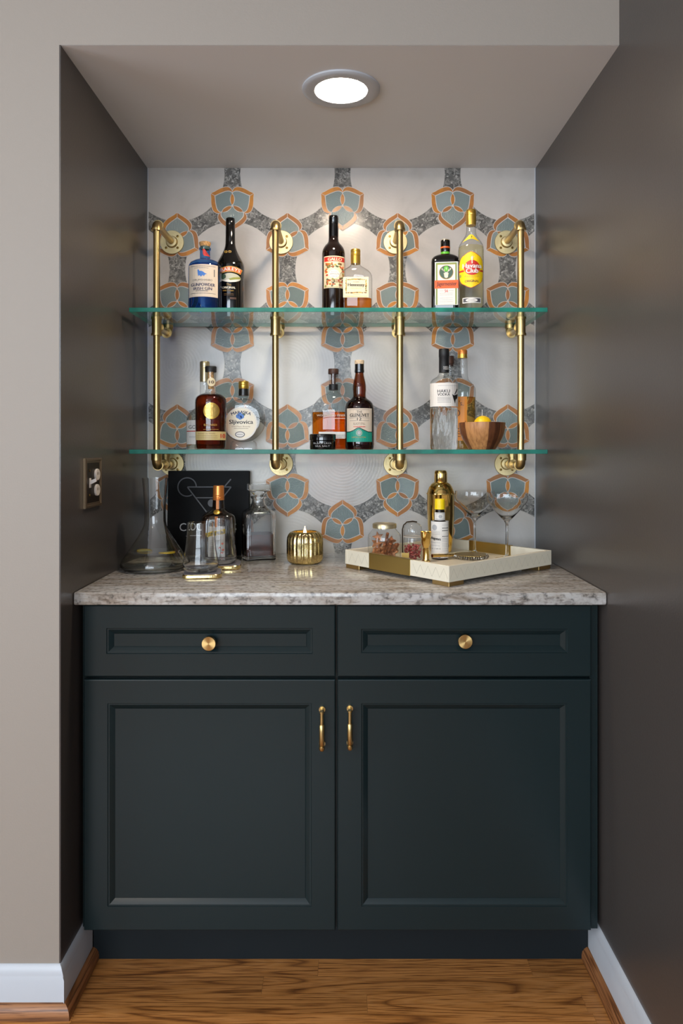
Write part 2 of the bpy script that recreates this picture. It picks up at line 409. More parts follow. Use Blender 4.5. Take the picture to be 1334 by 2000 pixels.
# ------------------------------------------------------------------ room shell
XL, XR, ZC, YF = -.631, .608, 2.143, -.724
struct(box('floor', -3.62, XR+.02, -5.25, .02, -.05, -.012, 'wood_dark'))
floor = bpy.data.objects['floor']
struct(box('wall_right', XR, XR+.14, -5.25, .16, -.012, 2.62, 'paint_charcoal'))
struct(box('wall_front', -3.62, XL-.003, YF, .16, -.012, 2.62, 'paint_greige'))
struct(box('wall_left', XL-.003, XL, YF+.0005, .16, -.012, ZC+.002, 'paint_charcoal'))
struct(box('ceiling', XL-.003, XR, YF, .16, ZC, 2.62, 'paint_greige'))
struct(box('ceiling_panel', XL, XR, YF+.0008, .16, ZC-.0002, ZC+.001, 'ceiling_white'))
struct(box('ceiling_room', -3.62, XR+.14, -5.25, YF, 2.6, 2.66, 'ceiling_white'))
wr = struct(box('wall_rear', -3.62, XR+.14, -5.33, -5.19, -.012, 2.66, 'paint_greige'))
ws = struct(box('wall_side', -3.74, -3.6, -5.25, .16, -.012, 2.66, 'paint_greige'))
def window(name, x0, x1, z0, z1):
    root = bpy.data.objects.new(name, None); COL.objects.link(root); struct(root)
    for a in ((x0-.08, x1+.08, z1, z1+.08), (x0-.08, x1+.08, z0-.08, z0), (x0-.08, x0, z0, z1), (x1, x1+.08, z0, z1)):
        box('window_frame', a[0], a[1], 0, .03, a[2], a[3], 'paint_white', root)
    box('muntin', (x0+x1)/2-.015, (x0+x1)/2+.015, .062, .085, z0, z1, 'paint_white', root)
    box('muntin', x0, x1, .062, .085, (z0+z1)/2-.015, (z0+z1)/2+.015, 'paint_white', root)
    return root
w1 = window('window_1', -1.5, 1.5, .91, 2.41); w1.location = (-1.2, -5.19, 0)
w2 = window('window_2', -.9, .9, .7, 2.2); w2.location = (-3.6, -2.6, 0); w2.rotation_euler = (0, 0, -PI/2)

# oak boards
BW = .0572
row = 0; y = -.50
while y > -2.45:
    x = -2.2-random.random()*.8
    while x < XR:
        L = random.uniform(.45, 1.3)
        x0, x1 = max(x, -2.2), min(x+L, XR)
        if x1-x0 > .02:
            me = boxm(-(x1-x0)/2+.0002, (x1-x0)/2-.0002, -BW/2+.0002, BW/2-.0002, -.012, 0)
            link('plank', me, 'oak_floor', floor, ((x0+x1)/2, y-BW/2, 0))
        x += L
    y -= BW; row += 1
# boards beyond the built strip
box('floor_boards', -2.2, XR, -5.19, y, -.012, 0, 'oak_floor', floor)
box('floor_boards', -3.6, -2.2, -5.19, YF, -.012, 0, 'oak_floor', floor)

# baseboards and shoe moulding (profiles swept along walls)
def moulding(name, path_a, path_b, nrm, prof, mat, mitre_a=0, mitre_b=0):
    """profile (out, z) swept from a to b on the floor plane; nrm points into the room"""
    a, b, nn = Vector(path_a), Vector(path_b), Vector(nrm); d = (b-a).normalized()
    v, f = [], []; n = len(prof)
    for P, s in ((a, -mitre_a), (b, mitre_b)):
        for o_, z_ in prof:
            q = P+nn*o_+d*(s*o_); v.append((q.x, q.y, z_))
    for i in range(n): f.append((i, (i+1) % n, n+(i+1) % n, n+i))
    f += [tuple(range(n)), tuple(range(n, 2*n))]
    return struct(link(name, pymesh(v, f, True, 50), mat))
BB = [(0, 0), (.014, 0), (.014, .078), (.011, .083), (.011, .088), (.007, .097), (.004, .104), (0, .106)]
SH = [(.0142, 0), (.030, 0), (.030, .010), (.0285, .018), (.024, .025), (.018, .029), (.0142, .030)]
YT = -.556   # toe kick face
moulding('baseboard_left', (XL-.003, YF, 0), (XL-.003, YT, 0), (1, 0, 0), [(o+.003, z) for o, z in BB], 'paint_white', 1, 0)
moulding('baseboard_front', (-3.6, YF, 0), (XL, YF, 0), (0, -1, 0), BB, 'paint_white', 0, 1)
moulding('baseboard_right', (XR, -5.19, 0), (XR, YT, 0), (-1, 0, 0), BB, 'paint_white')
moulding('trim_1', (XL, YF, 0), (XL, YT, 0), (1, 0, 0), SH, 'oak_trim_y', 1, 0)
moulding('trim_2', (-3.6, YF, 0), (XL, YF, 0), (0, -1, 0), SH, 'oak_trim', 0, 1)
moulding('trim_3', (XR, -5.19, 0), (XR, YT, 0), (-1, 0, 0), SH, 'oak_trim_y')

# ------------------------------------------------------------------ tiled back wall
wall_back = struct(box('wall_back', XL, XR, .004, .16, .2, ZC+.002, 'grout'))
RX0, RX1, RZ0, RZ1 = XL+.001, XR-.001, .905, ZC
A_, HV = 215.0, 373.0
def to_w(px, py): return wx(px), wz(py)
whites = [(454+A_*i, 526+HV*j) for i in range(-1, 4) for j in range(-1, 2)] + [(346.5+A_*i, 340+HV*j) for i in range(-1, 5) for j in range(0, 3)]
downs = [(454+A_*i, 402.5+HV*j) for i in range(3) for j in range(2)] + [(346.5+A_*i, 588.5+HV*j) for i in range(4) for j in range(2)]
ups = [(346.5+A_*i, 464.5+HV*j) for i in range(4) for j in range(2)] + [(454+A_*i, 651+HV*j) for i in range(3) for j in range(2)]
def place_poly(name, pts, back, front, mat, inset=0):
    pts = clip(pts, RX0, RX1, RZ0, RZ1)
    if len(pts) < 3: return
    cx = (min(q[0] for q in pts)+max(q[0] for q in pts))/2; cz = (min(q[1] for q in pts)+max(q[1] for q in pts))/2
    return pts
for (px, py) in whites:
    cx, cz = to_w(px, py); R = 92.5*S
    pts = [(cx+R*math.cos(2*PI*i/56), cz+R*math.sin(2*PI*i/56)) for i in range(56)]
    pts = clip(pts, RX0, RX1, RZ0, RZ1)
    if len(pts) < 3: continue
    if max(q[0] for q in pts)-min(q[0] for q in pts) < .01 or max(q[1] for q in pts)-min(q[1] for q in pts) < .004: continue
    link('white_tile', prismm([(a-cx, b-cz) for a, b in pts], .002, -.0013, .0007), 'tile_white', wall_back, (cx, 0, cz))
# grey pieces: one for every neck between two white discs
allf = [(454+A_*i, 402.5+HV*j) for i in range(-2, 5) for j in range(-1, 3)] + [(346.5+A_*i, 588.5+HV*j) for i in range(-2, 5) for j in range(-1, 3)]
allu = [(346.5+A_*i, 464.5+HV*j) for i in range(-2, 5) for j in range(-1, 3)] + [(454+A_*i, 651+HV*j) for i in range(-2, 5) for j in range(-1, 3)]
for a in allf:
    for b in allu:
        if abs(math.hypot(a[0]-b[0], a[1]-b[1])-124) > 6: continue
        mx_, my_ = (a[0]+b[0])/2, (a[1]+b[1])/2; dx, dy = (b[0]-a[0])/2, (b[1]-a[1])/2
        L = math.hypot(dx, dy); ux, uy = dx/L, dy/L
        e, hw = 61.6, 44
        q = [(mx_+ux*e, my_+uy*e), (mx_+ux*20-uy*hw, my_+uy*20+ux*hw), (mx_-ux*20-uy*hw, my_-uy*20+ux*hw),
             (mx_-ux*e, my_-uy*e), (mx_-ux*20+uy*hw, my_-uy*20-ux*hw), (mx_+ux*20+uy*hw, my_+uy*20-ux*hw)]
        pts = clip([to_w(*c) for c in q], RX0, RX1, RZ0, RZ1)
        if len(pts) < 3: continue
        if (max(c[0] for c in pts)-min(c[0] for c in pts) < .006) or (max(c[1] for c in pts)-min(c[1] for c in pts) < .006): continue
        cx, cz = to_w(mx_, my_)
        link('grey_stone_tile', prismm([(c[0]-cx, c[1]-cz) for c in pts], .003, -.0004), 'tile_grey', wall_back, (cx, 0, cz))
# flower medallions
def mir(pts): return pts + [(u, -v) for u, v in reversed(pts)]
def uv2xz(pts): return [(v*S, u*S) for u, v in pts]
def arcpts(sag, t0, t1, n=7):
    o = []
    for i in range(n):
        t = t0+(t1-t0)*i/(n-1); k = sag*4*t*(1-t)
        o.append((25.2*t*.5+.866*k, 25.2*t*.866-.5*k))
    return o
inner = [(13.6, 21.3), (16, 21.7), (19, 21.3), (22, 19.7), (25, 17.2), (28.2, 13.6), (31.4, 9.6), (34.6, 5.2)]
glass_half = arcpts(5.0, .08, .96) + inner
glass_me = prismm(uv2xz([(1.6, 0)] + glass_half + [(38.0, 0)] + [(u, -v) for u, v in reversed(glass_half)]), 0, -.0030, .0005)
inner_o = [(13.3, 22.9), (16.2, 23.2), (19.6, 22.7), (22.9, 20.9), (25.9, 18.4), (29.1, 14.8), (32.3, 10.8), (35.6, 6.3), (40.0, .5)]
outer = [(48.0, .5), (43.4, 6.8), (40.6, 11.8), (37.2, 17.0), (33.8, 21.2), (30, 24.7), (26.6, 26.9), (23, 27.8), (18.6, 27.2), (15.4, 25.2)]
copA_me = prismm(uv2xz(inner_o+outer), 0, -.0030)
copB_me = prismm(uv2xz([(u, -v) for u, v in inner_o+outer]), 0, -.0030)
la = arcpts(3.5, .07, .93)
lb = [(25.2*t*.5-.866*3.5*4*t*(1-t), 25.2*t*.866+.5*3.5*4*t*(1-t)) for t in [.07+.86*i/6 for i in range(7)]]
lens_me = prismm(uv2xz(la+list(reversed(lb[1:-1]))), 0, -.0030)
oo = [(14.2, 24.59), (15.2, 26.3), (18.3, 28.3), (23, 28.9), (27, 28.0), (30.6, 25.8), (34.6, 22.1), (38.1, 17.7), (41.6, 12.3), (44.6, 7.2), (49.2, 0)]
petal = [(u, -v) for u, v in oo[:-1]] + list(reversed(oo))
plate = []
for k in range(3):
    a = -k*2*PI/3
    plate += [(u*math.cos(a)+v*math.sin(a), -u*math.sin(a)+v*math.cos(a)) for u, v in petal]
plate_me = prismm(uv2xz(plate), 0, -.0024)
for me, mt in ((glass_me, 'tile_glass'), (copA_me, 'tile_copper'), (copB_me, 'tile_copper'), (lens_me, 'tile_copper'), (plate_me, 'grout')):
    me.materials.append(MATS[mt])
for lst, rot in ((ups, 0), (downs, PI)):
    for (px, py) in lst:
        fx, fz = to_w(px, py)
        if fx < RX0+.05*0 or fx > RX1: continue
        fl = link('flower_tile', plate_me, None, wall_back, (fx, -.0002, fz)); fl.rotation_euler = (0, rot, 0)
        for k in range(3):
            for nm, me in (('glass_petal', glass_me), ('copper_petal_edge', copA_me), ('copper_petal_edge', copB_me), ('leaf_inlay', lens_me)):
                c = link(nm, me, None, fl); c.rotation_euler = (0, k*2*PI/3, 0)
for x in (XL+.0004, XR-.0034): box('caulk_line', x, x+.003, -.003, .003, .914, ZC, 'paint_white', wall_back)

# ------------------------------------------------------------------ recessed light
dl = thing('recessed_light', 'round white recessed light glowing in the alcove ceiling', 'ceiling light', (-.01, -.523, ZC))
link('trim_ring', lathem([(-.0005, .097), (-.004, .0965), (-.006, .094), (-.0075, .085), (-.0062, .066), (-.003, .0632), (-.0005, .0632)], 64, cap0=False, cap1=False), 'paint_white', dl)
M('lens_glow', (255, 234, 208), .5, emit=LENS_EMIT)
link('lens', lathem([(-.0012, .063), (-.0035, .0628)], 64), 'lens_glow', dl)

# ------------------------------------------------------------------ cabinet
cab = thing('base_cabinet', 'dark green painted base cabinet with two drawers and two doors', 'cabinet', (0, 0, 0))
YD = -.622
box('body', XL+.005, XR-.006, -.598, -.004, .106, .8832, 'cabinet_green', cab)
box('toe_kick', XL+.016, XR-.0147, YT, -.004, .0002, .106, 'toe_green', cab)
box('filler_strip', .5805, XR-.008, -.606, -.598, .107, .882, 'cabinet_green', cab)
def front(name, x0, x1, z0, z1, fr, parent):
    """drawer or door front: rails, a stepped moulding, and a flat panel as a child"""
    rings = []
    def rg(i, yy): rings.append([(x0+i, yy, z0+i), (x1-i, yy, z0+i), (x1-i, yy, z1-i), (x0+i, yy, z1-i)])
    rg(0, YD+.020); rg(0, YD+.003); rg(.0012, YD+.0008); rg(.003, YD)
    rg(fr, YD); rg(fr+.0015, YD+.0022); rg(fr+.0042, YD+.0024); rg(fr+.0142, YD+.0092); rg(fr+.0155, YD+.0105)
    v = [c for R in rings for c in R]; f = [(0, 1, 2, 3)]
    for k in range(len(rings)-1):
        for i in range(4): j = (i+1) % 4; f.append((k*4+i, k*4+j, k*4+4+j, k*4+4+i))
    o = link(name, pymesh(v, f, True, 20), 'cabinet_green', parent)
    i = fr+.0155
    box('panel', x0+i, x1-i, YD+.0095, YD+.016, z0+i, z1-i, 'cabinet_green', o)
    return o
r_ = DB/(DB+YD)
xl0, xl1, xr0, xr1 = wx(163, r_), wx(655.3, r_), wx(659, r_), wx(1155, r_)
zd0, zd1, zt0, zt1 = wz(1322, r_), wz(1182, r_), wz(1818, r_), wz(1327, r_)
def knob(x, z, parent):
    o = link('knob', lathem([(0, .0085), (.002, .0085), (.003, .006), (.014, .0055), (.015, .015), (.017, .0166), (.026, .0166), (.0268, .0158)], 32), 'knob_brass', parent)
    o.rotation_euler = (PI/2, 0, 0); o.location = (x, YD+.0095, z)
def pull(x, z0, z1, parent):
    yb = YD-.028
    t1 = tubem([(x, YD, z1-.004), (x, yb, z1-.004)], .0042, 12); t2 = tubem([(x, YD, z0+.004), (x, yb, z0+.004)], .0042, 12)
    ft = [tubem([(x, YD, z), (x, YD-.004, z)], .0075, 16) for z in (z0+.004, z1-.004)]
    bar = tubem([(x, yb, z0), (x, yb, z1)], .0043, 14)
    sl = tubem([(x, yb, z) for z in (z0+.008, z0+.010, z0+.056, z0+.058)], [.0048, .0062, .0062, .0048], 16)
    e1 = tubem([(x, yb, z0-.003), (x, yb, z0), (x, yb, z0+.007)], [.0045, .0066, .0066], 16)
    e2 = tubem([(x, yb, z1-.003), (x, yb, z1-.001), (x, yb, z1+.001)], [.006, .006, .004], 16)
    link('handle', joinm(t1, t2, *ft, bar, sl, e1, e2), 'brass', parent)
for x0, x1, kx, ky in ((xl0, xl1, 406.5, 1259), (xr0, xr1, 910, 1255)):
    d = front('drawer', x0, x1, zd0, zd1, .054 if x0 < -.3 else .056, cab)
    knob(wx(kx, r_*1.013), wz(ky, r_*1.013), d)
d = front('door', xl0, xl1, zt0, zt1, .0565, cab); rp = DB/(DB+YD-.028); pull(wx(628.5, rp), wz(1464, rp), wz(1390, rp), d)
d = front('door', xr0, xr1, zt0, zt1, .0565, cab); pull(wx(683.5, rp), wz(1462, rp), wz(1388, rp), d)

ct = box('countertop', XL+.0008, XR-.0008, -.6487, -.0035, .884, .914, 'granite', None, .004)
tag(ct, 'polished beige and grey streaked granite countertop on the green cabinet', 'countertop')
CT = .914

# ------------------------------------------------------------------ switch plate on the left wall
sw = thing('switch_plate', 'aged bronze switch and outlet plate with white fittings on charcoal wall', 'switch plate', (XL, -.525, 1.163))
hw, hh = .0585, .061
def yz_rings(rings):
    v, f = [], []
    for (a, b, x) in rings: v += [(x, -a, -b), (x, a, -b), (x, a, b), (x, -a, b)]
    for k in range(len(rings)-1):
        for i in range(4): j = (i+1) % 4; f.append((k*4+i, k*4+j, k*4+4+j, k*4+4+i))
    f += [(0, 1, 2, 3), tuple(range(len(v)-4, len(v)))]
    return pymesh(v, f, True, 20)
link('plate_frame', yz_rings([(hw, hh, .0002), (hw, hh, .006), (hw-.002, hh-.002, .008), (hw-.006, hh-.006, .008), (hw-.0075, hh-.0075, .0055), (hw-.011, hh-.011, .0055), (hw-.012, hh-.012, .004)]), 'bronze', sw)
link('plate_field', boxm(.0038, .0046, -hw+.012, hw-.012, -hh+.012, hh-.012), 'bronze_dark', sw)
for dz in (.0195, -.0195):
    sc_ = link('outlet_face', lathem([(0, .0165), (.004, .0165), (.005, .0155)], 28), 'plastic_white', sw, (.0045, .0235, dz)); sc_.rotation_euler = (0, PI/2, 0); sc_.scale = (.88, .95, 1)
    sl = [boxm(.0093, .0098, .0235+dy-.0011, .0235+dy+.0011, dz-.001, dz+.006) for dy in (-.005, .005)]
    link('outlet_slots', joinm(*sl), 'bronze_dark', sw)
link('toggle_base', boxm(.0045, .0065, -.029, -.018, -.012, .012, .0006), 'plastic_white', sw)
v = [(.006, -.027, -.004), (.006, -.020, -.004), (.006, -.020, .006), (.006, -.027, .006), (.021, -.0262, .004), (.021, -.0208, .004), (.0195, -.0208, .0115), (.0195, -.0262, .0115)]
link('toggle_lever', pymesh(v, [(0, 1, 2, 3), (4, 5, 6, 7), (0, 1, 5, 4), (1, 2, 6, 5), (2, 3, 7, 6), (3, 0, 4, 7)], False), 'plastic_white', sw)
for dz in (.03, -.03):
    s_ = link('screw', lathem([(0, .0032), (.0012, .003), (.0016, .002)], 16), 'screw', sw, (.0045, -.0235, dz)); s_.rotation_euler = (0, PI/2, 0)

# ------------------------------------------------------------------ pipe frames
YP = -.200; RP = DB/(DB+YP)
SU0, SU1 = 1.632, 1.644       # upper shelf
SL0, SL1 = 1.2325, 1.2445     # lower shelf
ZT, ZM, ZB = 1.904, 1.6045, 1.1985
YS = -.060                    # rear support elbow
PX = [wx(306, RP), wx(538, RP), wx(781, RP), wx(1017, RP)]
RPI, RFI = .0097, .0138
def ringz(x, y, z0, z1, r): return tubem([(x, y, z0), (x, y, z1)], r, 24)
def ringy(x, z, y0, y1, r): return tubem([(x, y0, z), (x, y1, z)], r, 24)
def bend(x, y, z, sy, sz, R, rad, n=8):
    """quarter bend joining a run along y (side sy) and a run along z (side sz)"""
    pts = []
    for i in range(n+1):
        a = PI/2*i/n
        pts.append((x, y+sy*R*(1-math.sin(a)), z+sz*R*(1-math.cos(a))))
    return tubem(pts, rad, 24)
LBL = ['nearest the light switch', 'between the blue gin bottle and the red-labelled wine bottle', 'between the flat cognac flask and the green herbal liqueur bottle', 'beside the wooden bowl and right wall']
names = ['brass pipe bracket holding both shelves at the end by the light switch',
         'brass pipe bracket holding both shelves, standing next to the squat round brandy flask',
         'brass pipe bracket holding both shelves, standing next to the brown whisky bottle',
         'brass pipe bracket holding both shelves at the end by the wooden bowl']
for i, x in enumerate(PX):
    t = thing('pipe_bracket', names[i], 'shelf bracket', (0, 0, 0), 0, 'brass pipe brackets of the glass shelves')
    # wall flanges
    for z, up in ((ZT, True), (ZB, False)):
        fl = link('flange', lathem([(0, .0372), (.0045, .0378), (.0062, .0368), (.0066, .019), (.010, .0172), (.017, .0165), (.0178, .0135)], 48), 'brass_flange', t)
        fl.rotation_euler = (PI/2, 0, 0); fl.location = (x, -.0032, z)
        for k in range(4):
            a = PI/4+k*PI/2
            link('screw', lathem([(.0, .0042), (.0011, .0040), (.0014, .0022)], 14), 'screw', fl, (.0258*math.cos(a), .0258*math.sin(a), .0064))
        # raised casting letters
        for k in range(4):
            a = k*PI/2; mes = []
            for q in (-1, 0, 1):
                mes.append(boxm(.027, .0315, q*.0042-.0009, q*.0042+.0009, .006, .0071))
            mes.append(boxm(.027, .0286, -.0042, -.001, .006, .0071))
            lo = link('cast_lettering', joinm(*mes), 'brass_flange', fl); lo.rotation_euler = (0, 0, a)
    # top elbow, arm
    link('elbow', joinm(bend(x, YP, ZT, 1, -1, .016, RFI), ringy(x, ZT, YP+.014, YP+.020, RFI+.0022), ringz(x, YP, ZT-.020, ZT-.014, RFI+.0022)), 'brass', t)
    link('pipe', joinm(tubem([(x, YP+.014, ZT), (x, -.018, ZT)], RPI, 24)), 'brass', t)
    # upright pipes
    link('pipe', tubem([(x, YP, ZT-.016), (x, YP, ZM+.02)], RPI, 24), 'brass', t)
    link('pipe', tubem([(x, YP, ZM-.02), (x, YP, ZB+.014)], RPI, 24), 'brass', t)
    # tee under the upper shelf, short arm, rear elbow turned up to the glass
    link('tee', joinm(ringz(x, YP, ZM-.024, ZM+.024, RFI), ringz(x, YP, ZM+.0205, ZM+.0272, RFI+.002), ringz(x, YP, ZM-.0272, ZM-.0205, RFI+.002),
                      ringy(x, ZM, YP+.005, YP+.020, RFI-.001), ringy(x, ZM, YP+.0185, YP+.0245, RFI+.002)), 'brass', t)
    link('pipe', tubem([(x, YP+.018, ZM), (x, YS-.012, ZM)], RPI, 24), 'brass', t)
    link('elbow', joinm(bend(x, YS, ZM, -1, 1, .016, RFI), ringy(x, ZM, YS-.021, YS-.0145, RFI+.002), ringz(x, YS, ZM+.0165, ZM+.0272, RFI+.002)), 'brass', t)
    # bottom elbow, tee and arm
    link('elbow', joinm(bend(x, YP, ZB, 1, 1, .016, RFI), ringy(x, ZB, YP+.0145, YP+.0205, RFI+.002), ringz(x, YP, ZB+.0145, ZB+.0338, RFI+.002)), 'brass', t)
    link('pipe', tubem([(x, YP+.018, ZB), (x, -.018, ZB)], RPI, 24), 'brass', t)
    link('tee', joinm(ringy(x, ZB, YS-.052, YS-.012, RFI), ringy(x, ZB, YS-.055, YS-.049, RFI+.002), ringy(x, ZB, YS-.015, YS-.009, RFI+.002),
                      ringz(x, YS-.032, ZB, ZB+.0338, RFI-.001), ringz(x, YS-.032, ZB+.024, ZB+.0338, RFI+.002)), 'brass', t)

# ------------------------------------------------------------------ glass shelves with drilled holes for the pipes
def shelf(z0, z1, label):
    me = boxm(-.608, .570, -.282, -.024, z0, z1, .0008, 1)
    o = link('glass_shelf', me)
    cuts = []
    for x in PX:
        c = link('cut', ringz(x, YP, z0-.01, z1+.01, RPI+.0012)); cuts.append(c)
        md = o.modifiers.new('b', 'BOOLEAN'); md.object = c; md.operation = 'DIFFERENCE'; md.solver = 'EXACT'
    dg = bpy.context.evaluated_depsgraph_get()
    me2 = bpy.data.meshes.new_from_object(o.evaluated_get(dg))
    o.modifiers.clear(); o.data = me2
    me2.materials.clear(); me2.materials.append(MATS['glass_shelf']); me2.materials.append(MATS['shelf_edge'])
    for p_ in me2.polygons:
        p_.use_smooth = False
        c = p_.center
        inhole = any(math.hypot(c.x-x, c.y-YP) < .02 for x in PX)
        p_.material_index = 1 if abs(p_.normal.z) < .9 and not inhole else 0
    for c in cuts: bpy.data.objects.remove(c)
    return tag(o, label, 'shelf', 'glass shelves on brass pipes')
shelf(SU0, SU1, 'green-edged glass shelf carrying the blue gin bottle and red-labelled wine bottle')
shelf(SL0, SL1, 'green-edged glass shelf carrying the wooden bowl and brown whisky bottle')

# ------------------------------------------------------------------ bottles and printed labels
FONT = {}
def text_mesh(s):
    cu = bpy.data.curves.new('t', 'FONT'); cu.body = s; cu.resolution_u = 3
    o = bpy.data.objects.new('t', cu); COL.objects.link(o)
    me = bpy.data.meshes.new_from_object(o); bpy.data.objects.remove(o); bpy.data.curves.remove(cu)
    return me
class Bot:
    """a thing placed from the photo: cx = pixel column, y = depth, base = height of what it stands on"""
    def __init__(s, name, label, cat, cx, y, base, group=None, turn=0):
        s.r = DB/(DB+y); s.k = S/s.r; s.cx = cx; s.base = base; s.X = (cx-VX)*s.k; s.y = y
        s.rz = -math.atan2(s.X, DB+y)+turn
        s.root = thing(name, label, cat, (s.X, y, base+.0003), s.rz, group)
        s.R = None; s.flat = None
    def z(s, py): return 0.0 if py is None else HC+(VY-py)*s.k-s.base
    def prof(s, pr): return [(s.z(q[0]), q[1]*s.k)+tuple(q[2:]) for q in pr]
    def lathe(s, name, pr, mat, n=40, parent=None, flute=None, **kw):
        P = s.prof(pr)
        if flute: flute = (flute[0], flute[1], s.z(flute[2]), s.z(flute[3]))
        return link(name, lathem(P, n, flute, **kw), mat, parent or s.root)
    def fill(s, pr, py, mat, inset=1.6, n=40, low=None):
        """liquid: the body profile up to pixel row py, a wall thickness inside"""
        P = s.prof(pr); zt = s.z(py); out = []; P = sorted(P, key=lambda q: q[0]); d = inset*s.k
        zb = d if low is None else s.z(low)
        prev = None
        for q in P:
            if q[0] > zt:
                if prev: 
                    t = (zt-prev[0])/(q[0]-prev[0]); out.append((zt, prev[1]+(q[1]-prev[1])*t-d)+tuple(q[2:]))
                break
            if q[0] >= zb:
                if not out: out.append((zb, (prev or q)[1]*1.0-d)+tuple(q[2:]))
                if q[0] > zb+1e-5: out.append((q[0], q[1]-d)+tuple(q[2:]))
            prev = q
        return link('liquid', lathem(out, n), mat, s.root)
    def map(s, x, z, lay):
        off = .00035*lay+.0002
        if s.R:
            R = s.R*s.k; a = math.asin(max(-.985, min(.985, x/R))); return ((R+off)*math.sin(a), -(R+off)*math.cos(a), z)
        return (x, -(s.flat*s.k+off), z)
    def _finish(s, bm, name, mat, parent, lay):
        if s.R:
            xs = [v.co.x for v in bm.verts]; st = s.R*s.k*.14
            x = math.floor(min(xs)/st)*st
            while x < max(xs):
                g = bm.verts[:]+bm.edges[:]+bm.faces[:]
                bmesh.ops.bisect_plane(bm, geom=g, plane_co=(x, 0, 0), plane_no=(1, 0, 0)); x += st
        for v in bm.verts: v.co = s.map(v.co.x, v.co.z, lay)
        me = bpy.data.meshes.new('d'); bm.to_mesh(me); bm.free()
        return link(name, me, mat, parent or s.root)
    def poly(s, name, pts, mat, parent=None, lay=1):
        bm = bmesh.new(); bm.faces.new([bm.verts.new(((x-s.cx)*s.k, 0, s.z(y))) for x, y in pts])
        bmesh.ops.triangulate(bm, faces=bm.faces[:])
        return s._finish(bm, name, mat, parent, lay)
    def rect(s, name, x0, x1, y0, y1, mat, parent=None, lay=1):
        return s.poly(name, [(x0, y1), (x1, y1), (x1, y0), (x0, y0)], mat, parent, lay)
    def disc(s, name, cx, cy, rx, ry, mat, parent=None, lay=1, n=36):
        return s.poly(name, [(cx+rx*math.cos(2*PI*i/n), cy-ry*math.sin(2*PI*i/n)) for i in range(n)], mat, parent, lay)
    def ring(s, name, cx, cy, rx, ry, wd, mat, parent=None, lay=1, n=36, rag=0):
        bm = bmesh.new(); A = []; B_ = []
        for i in range(n):
            a = 2*PI*i/n; e = 1+rag*math.sin(i*2.4)
            A.append(bm.verts.new(((cx+rx*e*math.cos(a)-s.cx)*s.k, 0, s.z(cy-ry*e*math.sin(a)))))
            B_.append(bm.verts.new(((cx+(rx-wd)*math.cos(a)-s.cx)*s.k, 0, s.z(cy-(ry-wd)*math.sin(a)))))
        for i in range(n): j = (i+1) % n; bm.faces.new((A[i], A[j], B_[j], B_[i]))
        return s._finish(bm, name, mat, parent, lay)
    def text(s, t, cx, cy, wd, h, mat, parent=None, lay=2, arc=0, tilt=0, bold=0, name='lettering'):
        """letters fitted into a wd x h pixel box centred on (cx, cy)"""
        me = text_mesh(t); bm = bmesh.new(); bm.from_mesh(me); bpy.data.meshes.remove(me)
        xs = [v.co.x for v in bm.verts]; ys = [v.co.y for v in bm.verts]
        if not xs: return
        x0, x1, y0, y1 = min(xs), max(xs), min(ys), max(ys)
        for v in bm.verts:
            u = (v.co.x-x0)/(x1-x0)-.5; q = (v.co.y-y0)/(y1-y0)-.5
            px = cx+u*wd; py = cy-q*h
            if arc: py += (px-cx)**2/(2*arc); px += q*h*(px-cx)/arc
            if tilt: py += (px-cx)*tilt
            v.co = ((px-s.cx)*s.k, 0, s.z(py))
        if bold:
            g = bmesh.ops.duplicate(bm, geom=bm.faces[:]); 
            for v in [e for e in g['geom'] if isinstance(e, bmesh.types.BMVert)]: v.co.x += bold*s.k
        return s._finish(bm, name, mat, parent, lay)
    def lines(s, x0, x1, ys, h, mat, parent, lay=2, name='fine_print'):
        """rows of small print as broken dashes"""
        bm = bmesh.new()
        for y in ys:
            x = x0
            while x < x1:
                L = random.uniform(.8, 2.6); e = min(x+L, x1)
                bm.faces.new([bm.verts.new(((q-s.cx)*s.k, 0, s.z(w_))) for q, w_ in ((x, y+h/2), (e, y+h/2), (e, y-h/2), (x, y-h/2))]); x = e+.5
        return s._finish(bm, name, mat, parent, lay)
UP, LO = SU1, SL1

# blue ribbed gin bottle
b = Bot('gin_bottle', 'blue ribbed glass gin bottle with cork stopper and cream label', 'bottle', 400.5, -.175, UP)
b.lathe('glass_body', [(None, 30.5), (612, 32), (526, 32), (520, 31.4), (515, 28.5), (511, 22), (508, 14), (506, 10), (489, 9.6), (488.5, 11.4), (485.5, 11.4), (485, 9.4), (482, 9.2)], 'glass_blue', 120, flute=(60, .022, 516, 620), cap1=False)
b.fill([(None, 30), (612, 31), (526, 31), (520, 30), (515, 27), (511, 21)], 519, 'glass_blue')
b.lathe('stopper', [(488, 8.2), (482.5, 8.6), (482, 9.2), (477, 11.2), (474.5, 11.4), (473.6, 10.4)], 'cork')
b.R = 32.6
lb = b.rect('label', 370.5, 424.5, 524, 586, 'paper_tan')
b.text('DRUMSHANBO', 396, 554, 36, 3.6, 'inkgrey', lb); b.text('GUNPOWDER', 396.5, 563, 44, 6, 'navy', lb, bold=.5); b.text('IRISH GIN', 396, 570.5, 34, 5.6, 'navy', lb, bold=.5)
b.lines(383, 406, [575], 1.6, 'inkgrey', lb); b.lines(374, 420, [527.5, 579.5], 1.0, 'inkgrey', lb); b.lines(381, 407, [531], .8, 'inkgrey', lb)
b.lines(378, 412, [558], .7, 'ltgrey', lb); b.rect('side_print', 417, 418.4, 533, 547, 'inkgrey', lb, 2)
hare = [(386.5, 535), (388, 533.5), (390, 537), (394, 537), (397, 538.5), (400, 541), (404, 542.5), (400.5, 543.5), (398, 547.5), (396.5, 544.5), (393, 548), (390, 545), (388, 547), (387, 542)]
b.poly('emblem', hare, 'blue', lb, 2)
b.R = 10.4
